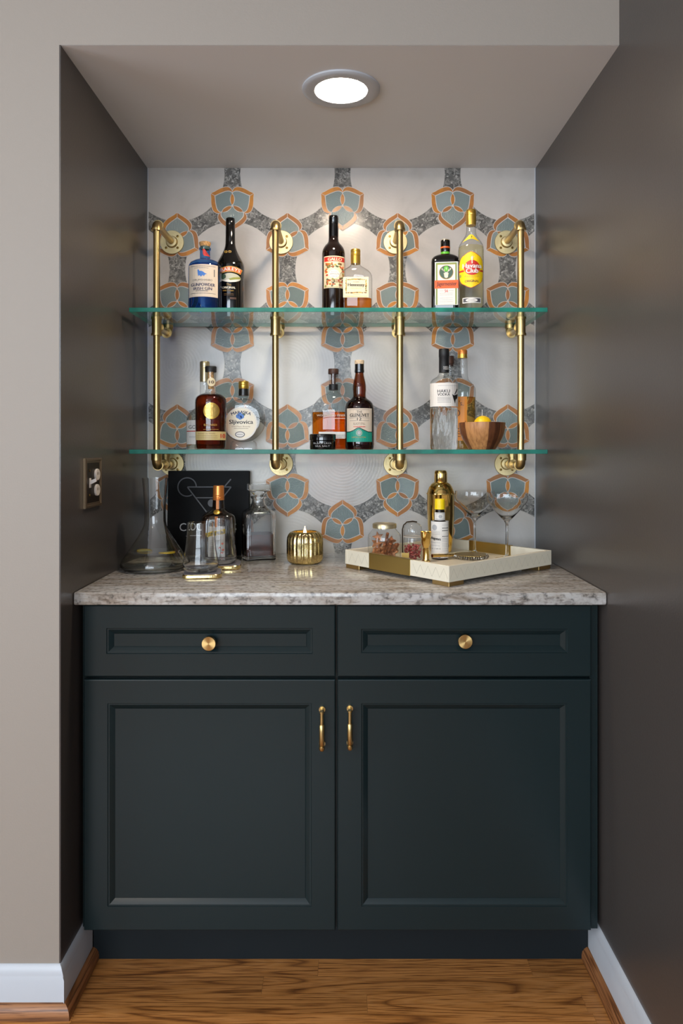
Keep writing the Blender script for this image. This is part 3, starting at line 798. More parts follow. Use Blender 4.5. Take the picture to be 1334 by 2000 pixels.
tg = b.poly('ribbon', [(396, 489), (399.5, 489), (401.5, 497.5), (409, 501), (409, 503), (399, 502.5), (396.5, 499)], 'red', b.root, 2)

# black cream-liqueur bottle
b = Bot('cream_liqueur_bottle', 'tall glossy black liqueur bottle with red arched banner and painted landscape', 'bottle', 450, -.105, UP)
b.lathe('glass_body', [(None, 25), (600, 26.5), (524, 27), (518, 26.2), (513, 24.5), (508, 22), (502, 18.8), (496, 15.6), (490, 12.9), (484, 10.9), (478, 9.8), (470, 9.4), (441, 9), (440, 8.7)], 'black_gloss', 48)
b.lathe('cap', [(441, 8.9), (437, 9.1), (428.5, 8.9), (427, 8.2)], 'black_gloss')
b.R = 27.3
bn = b.poly('banner', [(450+x, 527.5-5.5*(1-(x/23.5)**2)+4.2) for x in range(-23, 24, 2)]+[(450+x, 538.5-5.5*(1-(x/23.5)**2)+4.4) for x in range(19, -20, -2)], 'gold_ink')
b.poly('banner_field', [(450+x, 529-5.5*(1-(x/23.5)**2)+4.2) for x in range(-21, 22, 2)]+[(450+x, 537-5.5*(1-(x/23.5)**2)+4.4) for x in range(19, -20, -2)], 'orange', bn, 2)
b.text('BAILEYS', 450, 531.6, 36, 6.4, 'paper_white', bn, 3, arc=52, bold=.5)
sc_ = b.poly('landscape', [(450+19.5*math.cos(a), 549-11*math.sin(a)*(.75 if math.sin(a) < 0 else .85)) for a in [2*PI*i/30 for i in range(30)]], 'sky', b.root, 1)
b.poly('river', [(432, 552), (440, 553), (455, 550.5), (468, 548), (468.4, 551), (460, 556), (450, 557.2), (440, 556)], 'paper_white', sc_, 2)
b.poly('meadow', [(446, 551), (455, 548), (468, 546), (468.5, 550), (458, 552), (450, 553.5)], 'olive', sc_, 3)
b.poly('tree', [(431.5, 549), (432.5, 543), (437, 541), (441, 543), (442, 548), (437, 552)], 'dkgreen', sc_, 3)
b.text('The', 447, 562, 9, 4, 'gold_ink'); b.text('ORIGINAL', 447, 567.5, 25, 4, 'cream_ink', bold=.3); b.text('Irish Cream', 446, 573, 20, 3.2, 'gold_ink')
b.lines(438, 456, [579.5, 582], .8, 'brown_ink', b.root); b.rect('stamp', 449, 461, 586, 590, 'wood_dark', b.root, 1)
b.R = 15.8
b.text('BB', 446, 497.5, 13, 7.6, 'gold_ink', bold=.2, lay=3)

# red-labelled wine bottle
b = Bot('vermouth_bottle', 'slim dark wine bottle with red topped floral label', 'bottle', 651.5, -.13, UP)
b.lathe('glass_body', [(None, 21.5), (604, 22.5), (497, 22.5), (491, 21.8), (486, 20), (481, 16.8), (477, 13), (473, 10.4), (468, 9.6), (462, 9.3)], 'brown_gloss', 48, cap1=False)
b.lathe('capsule', [(463, 9.5), (440, 9.4), (430, 9.1), (429.5, 9.4), (424, 9.3), (422.5, 8.6)], 'black_gloss')
b.R = 22.6
lb = b.rect('label', 633, 672.5, 505.5, 567, 'paper_cream')
b.rect('label_band', 634, 672, 507.5, 516, 'red', lb, 2)
b.text('GALLO', 653.5, 512, 26, 5.6, 'paper_cream', lb, 3, bold=.7)
for i in range(95):
    u = random.random(); px = 636+u*34; py = random.choice([random.uniform(519, 528), random.uniform(548, 563)]) if 640 < px < 667 else random.uniform(519, 563)
    b.disc('flower_print', px, py, random.uniform(1.2, 2.6), random.uniform(1.2, 2.4), random.choice(['red', 'gold_ink', 'dkgreen', 'brown_ink', 'olive', 'orange']), lb, 2, 8)
b.poly('label_shield', [(642, 540), (646, 534), (653, 532), (660, 534), (664, 540), (660, 546), (653, 549), (646, 546)], 'paper_white', lb, 3)
b.text('VERMOUTH', 653, 540.5, 18, 3.4, 'navy', lb, 4); b.lines(647, 659, [536.5, 545], .6, 'inkgrey', lb, 4)
b.lines(647, 661, [551, 553.5, 556], 1.2, 'brown_ink', lb, 4); b.lines(635, 671, [565], .7, 'brown_ink', lb)

# flat cognac flask
b = Bot('cognac_flask', 'flat clear cognac flask with gold screw cap and low amber spirit', 'bottle', 694.5, -.2, UP)
pr = [(None, 31, .5, 2.3), (608, 32.3, .52, 2.3), (545, 32.6, .52, 2.3), (539, 32, .52, 2.3), (534, 29.8, .54, 2.3), (529, 25.2, .6, 2.3), (525, 18.8, .7, 2.3), (521.5, 13, .85, 2), (518.5, 9.6), (514, 8.6)]
b.lathe('glass_body', pr, 'glass_clear', 56, cap1=False)
b.fill(pr, 584, 'liquid_orange', 1.6, 56)
b.lathe('cap', [(516, 9.2), (513, 9.4), (501.5, 9.4), (501, 9), (500.4, 9), (500, 9.5), (494, 9.4), (493.4, 9.0), (492.8, 9.4), (489, 9.4), (487.6, 8.6)], 'foil_gold')
b.flat = 17.2
lb = b.rect('label', 670.5, 719.5, 545, 584.5, 'paper_cream', b.root, 1)
for i in range(64):
    a = 2*PI*i/64; c, s_ = math.cos(a), math.sin(a)
    q = max(abs(c), abs(s_)); px, py = 695.5+19.5*c/q*(.95+.07*random.random()), 562.5+12.6*s_/q*(.95+.1*random.random())
    b.disc('vine_leaf', px, py, random.uniform(1.0, 2.0), random.uniform(.9, 1.6), random.choice(['gold_ink', 'brown_ink', 'gold_ink', 'olive']), lb, 2, 7)
b.text('Hennessy', 695.5, 561, 32, 8, 'ink', lb, 3, bold=.5); b.text('VERY SPECIAL', 695.5, 566.8, 22, 1.8, 'gold_ink', lb, 3); b.lines(690, 702, [555], .7, 'brown_ink', lb, 3)
b.lines(673, 717, [582.5], .7, 'gold_ink', lb); b.lines(690, 703, [578.6], .7, 'gold_ink', lb)

# green herbal liqueur bottle
b = Bot('herbal_liqueur_bottle', 'square dark liqueur bottle with orange banded label and stag emblem', 'bottle', 869.8, -.118, UP)
pr = [(None, 26, 1, 5), (612, 27.3, 1, 6), (516, 27.3, 1, 6), (510, 26.6, 1, 5), (506, 24.6, 1, 4), (503, 21.6, 1, 3.2), (500.5, 17.4, 1, 2.6), (498.6, 12, 1, 2), (497, 8.6), (488, 8.2)]
b.lathe('glass_body', pr, 'black_gloss', 64, cap1=False)
b.lathe('neck_band', [(498, 9.1), (493.5, 8.9)], 'brightgreen')
b.lathe('cap', [(493, 8.9), (490, 9.3), (486.4, 9.3)], 'black_gloss'); b.lathe('cap_band', [(486.4, 9.35), (483.3, 9.35)], 'orange')
b.lathe('cap', [(483.3, 9.2), (472, 9.3), (470.6, 9)], 'black_gloss'); b.lathe('cap_top', [(470.6, 8.9), (469.6, 8.8), (469.2, 8)], 'foil_pale')
b.flat = 27.5
lb = b.rect('label', 850, 893.5, 518.5, 601.5, 'paper_white')
b.rect('label_border', 852, 891.5, 520.3, 600.5, 'green', lb, 2); b.rect('label_border', 853.2, 890.3, 521.5, 600.5, 'olive', lb, 3); b.rect('label_field', 855, 888.6, 524, 600.8, 'paper_white', lb, 4)
b.disc('emblem', 871.5, 538.8, 13.6, 13.4, 'gold_ink', lb, 5); b.disc('emblem', 871.5, 538.5, 12.8, 12.6, 'dkgreen', lb, 6); b.disc('emblem_glow', 871.5, 532, 4.6, 5.4, 'brightgreen', lb, 7)
stag = [(868.2, 541), (866.5, 540), (868.5, 540), (869.5, 538.8), (873.5, 538.8), (874.5, 540), (876.5, 540), (874.8, 541), (873.6, 543.5), (874.8, 548.5), (871.5, 550), (868.2, 548.5), (869.4, 543.5)]
b.poly('stag_head', stag, 'cream_ink', lb, 8)
for sgn in (-1, 1):
    for pl in ([(1.4, 539), (4, 536.6), (6.8, 534.8), (7.6, 530.5)], [(4, 536.6), (4.6, 533)], [(6.8, 534.8), (9.2, 531.5)]):
        for (xa, ya), (xb, yb) in zip(pl, pl[1:]):
            q = [(871.5+sgn*xa-.5, ya), (871.5+sgn*xa+.5, ya+.5), (871.5+sgn*xb+.5, yb+.3), (871.5+sgn*xb-.5, yb)]
            b.poly('antler', q, 'cream_ink', lb, 8)
b.rect('cross', 871.1, 871.9, 529.4, 534.2, 'cream_ink', lb, 8); b.rect('cross', 870.1, 872.9, 530.6, 531.4, 'cream_ink', lb, 8)
b.rect('label_band', 849.3, 894.3, 553.8, 569.6, 'orange', lb, 5)
b.text('J\u00e4germeister', 872, 561.8, 38, 10, 'ink', lb, 6, bold=.35); b.text('56', 871.5, 574.3, 6.4, 5.2, 'red', lb, 5, bold=.3)
b.lines(858, 867, [574], .8, 'ltgrey', lb, 5); b.lines(876, 886, [574], .8, 'ltgrey', lb, 5)
b.lines(859, 884, [579, 582, 588, 591.5, 595], .8, 'ltgrey', lb, 5)

# rum with yellow label
b = Bot('rum_bottle', 'clear rum bottle with yellow label, red disc and gold cap', 'bottle', 920, -.2, UP)
pr = [(None, 23.5), (612, 24.6), (490, 24.7), (484, 24.2), (479, 22.6), (474, 19.8), (469, 16.2), (464, 12.8), (459, 10.4), (452, 9.2), (440, 8.8)]
b.lathe('glass_body', pr, 'glass_clear', 48, cap1=False); b.fill(pr, 483, 'liquid_straw', 1.4, 48)
b.lathe('cap', [(441, 9.6), (428, 10), (422, 10), (421.5, 9.6), (420.8, 10), (418, 9.9), (417.4, 9.4), (416.8, 9.9), (414, 9.8), (413.4, 9.4), (412.6, 9.7), (411, 9.2), (410.4, 8.6)], 'foil_gold')
b.R = 24.9
# scalloped label with red rim
def scal(e, cyc=532.5):
    o = []
    for i in range(60):
        a = 2*PI*i/60; x, y = 22.6*math.cos(a), -35.5*math.sin(a)
        c, s_ = abs(math.cos(a)), abs(math.sin(a))
        k = 1+.05*math.cos(6*a) if s_ > .5 else 1.0
        xx = max(-22.4, min(22.4, 22.6*math.copysign(c**.55, math.cos(a))))
        yy = 35.5*math.copysign(s_**.8, math.sin(a))*(.93+.07*math.cos(2*PI*xx/28))
        o.append((920+xx*e, cyc-yy*e))
    return o
lb = b.poly('label', scal(1.0), 'red'); b.poly('label_field', scal(.972), 'yellow', lb, 2)
b.rect('label_stripe', 897.8, 942.2, 532.5, 535.8, 'red', lb, 3)
b.disc('label_disc', 921.8, 528.8, 15.6, 15.6, 'yellow', lb, 4); b.disc('label_disc', 921.8, 528.8, 14.4, 14.4, 'red', lb, 5)
b.text('Havana', 921.5, 525, 34, 8.6, 'paper_white', lb, 6, bold=.9); b.text('Club', 921.5, 534.5, 21.5, 9, 'paper_white', lb, 6, bold=.9)
b.text('ORIGINAL', 921.5, 554.6, 26, 4.6, 'brown_ink', lb, 4, bold=.4); b.text('A\u00d1EJO 3 A\u00d1OS', 921.5, 559.6, 20, 1.8, 'gold_ink', lb, 4)
b.text('EL RON DE CUBA', 921.5, 546.6, 26, 2.6, 'gold_ink', lb, 4, arc=-40)
b.poly('statue', [(921, 521), (920.8, 515), (919.6, 510), (921, 507.5), (922.6, 506), (923, 509), (926, 507), (923.4, 511), (922.8, 516), (922.8, 521)], 'cream_ink', lb, 6)
b.disc('emblem', 900.4, 543, 2, 3.2, 'olive', lb, 4, 12)
l2 = b.rect('base_label', 904, 938.5, 586, 596.5, 'paper_white'); b.rect('base_label_field', 905.5, 937, 587.6, 594.9, 'inkgrey', l2, 2); b.disc('base_label_field', 921.2, 591.2, 11, 3.4, 'paper_white', l2, 3); b.lines(914, 928, [590.2, 592.2], .6, 'inkgrey', l2, 4)
b.R = 19.6
nl = b.poly('neck_label', [(920+x, 470.5+abs(x)**1.7*.055-7*math.exp(-(x/9)**2)) for x in range(-17, 18, 2)]+[(920+x, 473.4+abs(x)**1.6*.04-1.5*math.exp(-(x/9)**2)+(-0 if abs(x) > 8 else 0)) for x in range(17, -18, -2)], 'yellow', None, 2)
b.text('3', 920.5, 468, 2.6, 3.6, 'ink', nl, 3, bold=.3)

# ---- lower shelf
# pale gin behind the dark rum
b = Bot('clear_spirit_bottle', 'clear spirit bottle with red-underlined white label, half behind dark rum', 'bottle', 400, -.07, LO)
pr = [(None, 34), (872, 35.5), (822, 36), (815, 34.6), (808, 31), (802, 25), (797, 17), (793, 12), (788, 9.8), (746, 9)]
b.lathe('glass_body', pr, 'glass_clear', 48, cap1=False); b.fill(pr, 790, 'water', 1.5, 48)
b.lathe('cap', [(746, 9.4), (718, 9.6), (716.5, 9.2), (715.4, 9.6), (709, 9.5), (706.5, 8.8)], 'foil_pale')
b.R = 36.2
lb = b.rect('label', 366, 428, 822, 868, 'paper_white')
b.text('GODET', 385, 835.2, 30, 7, 'ink', lb); b.rect('label_line', 366.4, 400, 842.2, 843.8, 'red', lb, 2); b.lines(371, 385, [853, 855], .7, 'ltgrey', lb)

# dark aged rum
b = Bot('aged_rum_bottle', 'dark amber rum bottle with round gold medallion and black stopper', 'bottle', 411.8, -.195, LO)
pr = [(None, 26.5), (874, 28.6), (868, 29.4), (800, 30.6), (788, 30.7), (782, 30.2), (777, 28.4), (773.5, 25), (771, 20.5), (769, 14.5), (767, 10.6), (762, 9.8), (727, 9.8)]
b.lathe('glass_body', pr, 'glass_clear', 48, cap1=False); b.fill(pr, 771.2, 'liquid_dark', 1.3, 48)
b.lathe('stopper_cork', [(760, 5.4), (727, 5.6)], 'cork'); b.lathe('stopper', [(727, 11), (717, 11.2), (716, 10.6)], 'black_matte')
b.R = 31
md = b.ring('medal_rim', 413, 804, 15.2, 15.6, 2.2, 'foil_gold', None, 2); b.disc('medallion', 413, 804, 13.2, 13.6, 'medal', None, 1)
lb = b.rect('label_band', 383, 440, 843.5, 860, 'band_cream'); b.text('10', 434, 852, 8.4, 8, 'red', lb, 2, bold=.7)
b.text('AGED 10 YEARS', 404, 847.6, 32, 2.2, 'brown_ink', lb); b.lines(386, 424, [852, 856], .7, 'brown_ink', lb)
b.text('BACARDI', 411, 831, 24, 4, 'gold_ink'); b.lines(398, 426, [839.5], .8, 'gold_ink', b.root)
b.R = 10.2
nl = b.disc('neck_label', 412.5, 747, 7.8, 8.6, 'paper_cream'); b.text('10', 412.8, 747.2, 8.4, 6, 'wood_dark', nl, 2, bold=.5)

# round plum brandy flask
b = Bot('plum_brandy_flask', 'round clear brandy flask with circular white label and gold cap', 'bottle', 476, -.108, LO, None, -.16)
# the round body: a thick disc standing on edge
k = b.k; R0 = 42.5*k; cz = b.z(821); dpt = 19*k
v, f = [], []; n = 56
for (rr, yy) in ((0.02, -dpt), (.70*R0, -dpt), (.80*R0, -dpt*.97), (.93*R0, -dpt*.70), (R0, -dpt*.2), (R0, dpt*.2), (.93*R0, dpt*.7), (.80*R0, dpt*.97), (.70*R0, dpt), (.02, dpt)):
    for i in range(n): a = 2*PI*i/n; v.append((rr*math.cos(a), yy, cz+rr*math.sin(a)))
for q in range(9):
    for i in range(n): j = (i+1) % n; f.append((q*n+i, q*n+j, (q+1)*n+j, (q+1)*n+i))
disc_me = pymesh(v, f)
link('glass_body', disc_me, 'glass_clear', b.root)
b.lathe('glass_foot', [(None, 26, .62, 6), (866, 25, .62, 6), (861, 21, .6, 6)], 'glass_clear', 40)
b.lathe('glass_neck', [(782, 12), (776, 11), (758, 9.4)], 'glass_clear', 32, cap0=False, cap1=False)
b.lathe('neck_band', [(773, 10), (760, 9.6)], 'black'); b.lathe('cap', [(760, 9.4), (758, 10), (752.5, 10.1), (752, 9.7), (751, 10), (747, 9.8), (745, 9)], 'foil_gold')
b.flat = 19.3
lb = b.disc('label', 474, 828, 31.5, 32, 'paper_white'); b.disc('label_field', 474, 828, 28.5, 29, 'cream_ink', lb, 2)
b.text('MARASKA', 474, 806, 38, 5.4, 'navy', lb, 3, arc=46, bold=.6)
for dx, dy in ((-4, 0), (0, -3.4), (4, .4), (.4, 2.4)): b.disc('plum_print', 472+dx, 814+dy, 4, 4.2, 'blue', lb, 3+int(dx > 0), 14)
b.disc('plum_leaf', 478.6, 811, 4, 2.2, 'dkgreen', lb, 3, 10)
b.text('Sljivovica', 474, 826, 46, 10.4, 'ink', lb, 3, bold=.5); b.text('Old Plum Brandy', 474, 834, 36, 3, 'brown_ink', lb, 3); b.lines(460, 488, [837.6], .8, 'brown_ink', lb, 3)
b.disc('seal', 472, 849, 9.6, 5.8, 'inkgrey', lb, 3, 20); b.disc('seal', 472, 849, 8, 4.4, 'paper_white', lb, 4, 20); b.text('MARASKA', 472, 849, 12, 2.4, 'navy', lb, 5)

# bourbon flask
b = Bot('bourbon_flask', 'wide clear bourbon flask of orange spirit with brown stopper', 'bottle', 651.2, -.083, LO)
pr = [(None, 40, .5, 2.2), (872, 41.6, .52, 2.2), (808, 42.2, .52, 2.2), (799, 41, .52, 2.2), (791, 38, .54, 2.2), (784, 33.4, .58, 2.2), (777.5, 27, .62, 2.2), (772, 19, .7, 2), (768.6, 12, .85), (766, 9, 1), (760, 8.2)]
b.lathe('glass_body', pr, 'glass_clear', 60, cap1=False); b.fill(pr, 805.5, 'liquid_orange', 1.5, 60)
b.lathe('neck_collar', [(762, 8.9), (751, 8.9)], 'black_matte'); b.lathe('stopper_stem', [(752, 4.4), (730, 4.8)], 'wood_dark'); b.lathe('stopper_glass', [(752, 8), (731, 9.4)], 'glass_clear', 32, cap0=False, cap1=False)
b.lathe('stopper', [(731, 9.8), (730, 10.2), (722, 10.2), (720.8, 9.6)], 'wood_dark')
b.flat = 22.4
b.text('WOODFORD RESERVE', 650, 812.4, 62, 3.6, 'cream_ink', None, 2, bold=.2); b.lines(651, 690, [818.2], 1.1, 'cream_ink', b.root)
lb = b.rect('label', 623, 683, 844, 857, 'paper_white'); b.lines(655, 676, [850.5, 854], .9, 'inkgrey', lb)

# whisky
b = Bot('whisky_bottle', 'brown whisky bottle with pink and teal label and pale cork', 'bottle', 702, -.18, LO)
pr = [(None, 26.6), (873, 28), (868, 28.4), (798, 28.4), (793, 27.6), (788, 25.6), (784, 22.4), (781, 18.4), (778.6, 14.6), (775, 12.6), (769, 12.4), (762, 13), (754, 12.9), (746, 11.6), (739, 9.8), (733, 8.5), (728, 8)]
b.lathe('glass_body', pr, 'glass_brown', 48, cap1=False); b.fill(pr, 776, 'liquid_dark', 1.4, 48)
b.lathe('foil', [(728.5, 8.6), (727.5, 9.5), (723, 9.4), (722.6, 9), (711.6, 9)], 'black_gloss'); b.lathe('cork', [(711.6, 9.2), (705, 9.3), (704, 8.8)], 'cork_pale')
b.R = 28.6
lb = b.rect('label', 678.2, 725.6, 799, 863.4, 'paper_tan')
hill = [(678.3, 844.6), (684, 844.2), (690, 842), (695, 838.8), (699, 836.8), (703, 836.8), (707, 839), (712, 842.4), (718, 844.2), (725.5, 844.6)]
b.poly('label_hill_line', [(x, y-.9) for x, y in hill]+[(725.5, 850), (678.3, 850)], 'ink', lb, 2)
b.poly('label_hill', [(x, y+.6) for x, y in hill]+[(725.5, 863.3), (678.3, 863.3)], 'teal', lb, 3)
b.text('THE', 702, 806, 10, 4.6, 'ink', lb, 2); b.text('GLENLIVET', 702, 812.2, 36, 6.4, 'ink', lb, 2, bold=.4); b.text('12', 701.6, 819.6, 8, 5.8, 'ink', lb, 2, bold=.3)
b.text('ILLICIT STILL', 702, 828.6, 22, 4, 'wood_dark', lb, 2); b.lines(691, 713, [834.4], 1.6, 'red', lb)
for x0, x1, y in ((683, 696.6, 817.4), (707, 720.6, 817.4), (684, 697, 822.4), (706, 720, 822.4), (683, 720.6, 801.6)): b.rect('rule', x0, x1, y-.25, y+.25, 'inkgrey', lb, 2)
b.ring('seal', 701.6, 846.2, 5.4, 5.6, 1, 'sky', lb, 4); b.disc('seal', 701.6, 846.2, 3.4, 3.6, 'ltgrey', lb, 4, 16); b.text('LIMITED EDITION', 701, 854.6, 26, 2.2, 'gold_ink', lb, 4)

# black salt jar
b = Bot('salt_jar', 'small squat black jar with lid in front of bourbon flask', 'jar', 630.4, -.225, LO)
b.lathe('jar_body', [(None, 24.4), (875.5, 25.2), (862, 25.2), (861, 24)], 'black_gloss', 48); b.lathe('lid', [(860.8, 24.8), (860.2, 25.8), (850, 25.8), (848.6, 25.2), (848, 24)], 'black_gloss', 48)
b.R = 25.4
b.text('BLACK LAVA', 630, 866, 34, 3, 'ltgrey'); b.text('SEA SALT', 630, 871.4, 28, 3, 'ltgrey')

# vodka
b = Bot('vodka_bottle', 'clear rippled vodka bottle with white label and black neck sleeve', 'bottle', 867.2, -.195, LO)
pr = [(None, 25.4, 1, 3), (874, 26.6, 1, 3), (800, 27, 1, 3), (797, 27, 1, 2.2), (750, 27, 1, 2), (746, 26.2), (742, 23.4), (739, 19), (736.5, 14.4), (733, 11), (728, 9.6)]
b.lathe('glass_body', pr[4:], 'glass_clear', 56, cap0=False, cap1=False); b.lathe('rippled_base', [(None, 25.4, 1, 3), (874, 26.6, 1, 3), (800, 27, 1, 3), (797, 26.6, 1, 2.2)], 'glass_ripple', 56)
b.lathe('sleeve', [(728, 9.9), (698, 9.9), (697.4, 10.3), (684, 10.2), (682, 9.4)], 'black_matte')
b.R = 27.3
lb = b.rect('label', 840.6, 893.8, 750, 795.4, 'paper_white')
b.text('HAKU', 866.4, 766, 23, 6, 'ink', lb, 2, bold=.3); b.text('VODKA', 866.4, 772.4, 23, 5, 'ink', lb, 2, bold=.3); b.lines(855, 880, [778, 780.6, 783.4, 787], .7, 'inkgrey', lb); b.lines(856, 892, [755.4], .8, 'ltgrey', lb)
b.poly('brush_mark', [(891.5, 760), (892.4, 763), (888, 772), (886.4, 772.5)], 'ink', lb, 2); b.poly('brush_mark', [(882.4, 771.5), (886, 774), (892.6, 771), (893, 773), (888, 777), (892, 779), (889, 782), (888, 790), (885.5, 783)], 'ink', lb, 2)
b.R = 10.5
b.text('HAKU', 871, 718, 10, 3.2, 'paper_white', None, 1); b.text('VODKA', 871, 721.6, 10, 3.0, 'paper_white', None, 1)

# tequila-like bottle with orange label
b = Bot('orange_label_bottle', 'clear bottle of pale gold spirit with orange label behind wooden bowl', 'bottle', 903.2, -.106, LO)
pr = [(None, 25), (872, 25.8), (766, 26), (758, 25), (752, 21.4), (747, 16.4), (742, 12.2), (736, 10.6), (720, 9.9), (700, 9.2)]
b.lathe('glass_body', pr, 'glass_clear', 48, cap1=False); b.fill(pr, 776.5, 'liquid_gold', 1.4, 48)
b.lathe('neck_ring', [(700, 9.6), (692.6, 9.3)], 'foil_gold'); b.lathe('cap', [(692.6, 9.4), (686, 9.5), (684.2, 8.8)], 'copper_foil')
b.R = 26.3
lb = b.rect('label', 882, 911.8, 776.5, 861, 'amber_label')
b.text("'s.", 901, 789, 8, 9, 'wood_dark', lb, 2, tilt=.15); b.ring('label_ring', 892.4, 808, 6.4, 6.8, 1.6, 'wood_dark', lb, 2); b.text('ad', 905, 827, 8, 6, 'wood_dark', lb, 2, tilt=-.2); b.lines(889, 900, [838, 843, 848, 853], 1.4, 'wood_dark', lb)

# cork-topped bottle at the back
b = Bot('cork_top_bottle', 'clear bottle with dark cork stopper standing behind the vodka', 'bottle', 878, -.036, LO)
b.lathe('glass_body', [(None, 14), (872, 15), (770, 15), (762, 14), (754, 11), (748, 9.4), (714, 8.8)], 'glass_clear', 36, cap1=False)
b.lathe('cork', [(715, 7), (711, 7.2), (710.5, 8.8), (698, 8.8), (696, 8)], 'wood_dark')

# wooden bowl of vertical staves and a lemon
b = Bot('wooden_bowl', 'round brown wooden bowl of light and dark staves holding a lemon', 'bowl', 941.5, -.213, LO)
P = b.prof([(None, 25), (876, 27), (868, 32), (858, 38), (846, 42.4), (836, 44.2), (826, 44.8), (825.4, 43.4), (826.5, 42.4), (840, 40), (856, 33), (866, 24), (869, 8)])
me = lathem(P, 64)
vc = me.color_attributes.new('stave', 'FLOAT_COLOR', 'CORNER')
tones = [(176, 118, 70), (190, 136, 84), (184, 128, 76), (104, 62, 36), (84, 48, 28), (132, 84, 50), (160, 104, 60), (120, 74, 44)]
for p_ in me.polygons:
    a = math.atan2(p_.center.x, -p_.center.y)   # 0 faces the camera
    idx = 3 if .30 < a < .62 else 4 if .62 <= a < .86 else 5 if .86 <= a < 1.3 else 1 if -.75 < a <= .30 else 7 if -1.3 < a <= -.75 else 2
    for li in p_.loop_indices: vc.data[li].color = lin(tones[idx])
link('bowl_body', me, 'acacia', b.root)
lm = Bot('lemon', 'yellow lemon sitting in the wooden bowl', 'lemon', 943, -.215, b.base+b.z(866))
P = []
for i in range(17):
    a = -PI/2+PI*i/16; P.append((17.8*lm.k*math.sin(a), max(.0003, 18*lm.k*math.cos(a))))
lz = lm.z(830)
lo_ = link('lemon_fruit', lathem([(z+lz, r) for z, r in P], 32), 'lemon', lm.root)
link('stem', tubem([(-.002, 0, lm.z(813)), (-.0018, 0, lm.z(800))], .0009, 8), 'paper_white', lm.root)

# ------------------------------------------------------------------ counter things
# wine carafe with water and lemon slices
b = Bot('glass_carafe', 'conical clear glass carafe of water with floating lemon slices', 'carafe', 303, -.318, CT)
pr = [(None, 57), (1110.5, 61.5), (1107, 64.4), (1101, 66), (1095, 64.4), (1088, 60), (1075, 51), (1062, 42), (1048, 32.8), (1036, 26.2), (1026, 21.8), (1017, 20.3), (1000, 20), (985, 20.6), (965, 22.2), (948, 23.6), (933.5, 25)]
inn = [(933.5, 24.3)]+[(q[0], q[1]-.75) for q in reversed(pr[3:-1])]+[(1106, 62), (1108.4, 57), (1108.8, 20)]
b.lathe('glass_body', pr+inn, 'glass_solid', 80, ang=60)
b.fill([(1108, 57), (1106, 61.6), (1101, 64.4), (1095, 62.8), (1088, 58.4), (1075, 49.4), (1062, 40)], 1078, 'water', .4, 72, 1108)
kz = b.base+b.z(1078)
for dx, dy, tl, rr, wh in ((-.034, .018, .10, .0215, 'on the charcoal wall side'), (.034, -.006, -.05, .0225, 'on the black book side')):
    o = thing('lemon_slice', 'thin lemon slice floating in the carafe water '+wh, 'lemon slice', (b.X+dx, b.y+dy, kz-.001), 0, 'lemon slices in the carafe')
    o.rotation_euler = (tl, tl, 0)
    link('rind', lathem([(-.002, rr), (.002, rr), (.0022, rr-.003), (-.0022, rr-.003)], 36, cap0=False, cap1=False), 'lemon_rind', o)
    link('flesh', lathem([(-.0015, rr-.002), (.0016, rr-.002)], 36), 'lemon_flesh', o)

# cocktail book
b = Bot('cocktail_book', 'black square cocktail book leaning against the tiled wall', 'book', 406, -.058, CT)
b.root.rotation_euler = (-.07, 0, 0)
hw = 79*b.k; H = .264
link('back_cover', boxm(-hw, hw, .022, .025, 0, H), 'book_black', b.root); link('pages', boxm(-hw+.004, hw-.004, .0035, .022, .003, H-.004), 'paper_pages', b.root)
cv = link('front_cover', boxm(-hw, hw, 0, .003, 0, H), 'book_black', b.root); link('spine', boxm(-hw-.002, -hw+.001, 0, .025, 0, H), 'book_black', b.root)
b.flat = 0
def stroke(pts, wd, mat, closed=False, nm='line_art'):
    for (xa, ya), (xb, yb) in zip(pts, pts[1:]+([pts[0]] if closed else [])):
        L = math.hypot(xb-xa, yb-ya); nx, ny = -(yb-ya)/L*wd/2, (xb-xa)/L*wd/2
        b.poly(nm, [(xa+nx, ya+ny), (xb+nx, yb+ny), (xb-nx, yb-ny), (xa-nx, ya-ny)], mat, cv, 1)
stroke([(364, 951.5), (450, 951.5)], 2.2, 'book_line'); stroke([(364, 951.5), (402, 1000)], 2.2, 'book_line'); stroke([(450, 951.5), (418, 993)], 2.2, 'book_line')
stroke([(381, 972.6), (432, 972.6)], 2, 'book_line'); stroke([(449.5, 936), (436, 952)], 2.4, 'book_line'); stroke([(402, 1000), (418, 993)], .4, 'book_line')
def arc_stroke(a0, a1):
    bm = bmesh.new(); prev = None
    for i in range(41):
        a = math.radians(a0+(a1-a0)*i/40); q = []
        for rr in (17, 19.2): q.append(bm.verts.new(((363.5+rr*math.cos(a)-b.cx)*b.k, 0, b.z(951.5-rr*math.sin(a)))))
        if prev: bm.faces.new((prev[0], prev[1], q[1], q[0]))
        prev = q
    b._finish(bm, 'line_art', 'book_line', cv, 1)
arc_stroke(2, 302)
b.disc('olive_art', 411.5, 983, 7, 7.4, 'book_line', cv, 1)
b.text('COCKTAILS', 405.5, 1030, 111, 15.5, 'book_title', cv, 1); b.rect('rule', 363, 448, 1047, 1047.8, 'book_title', cv, 1)

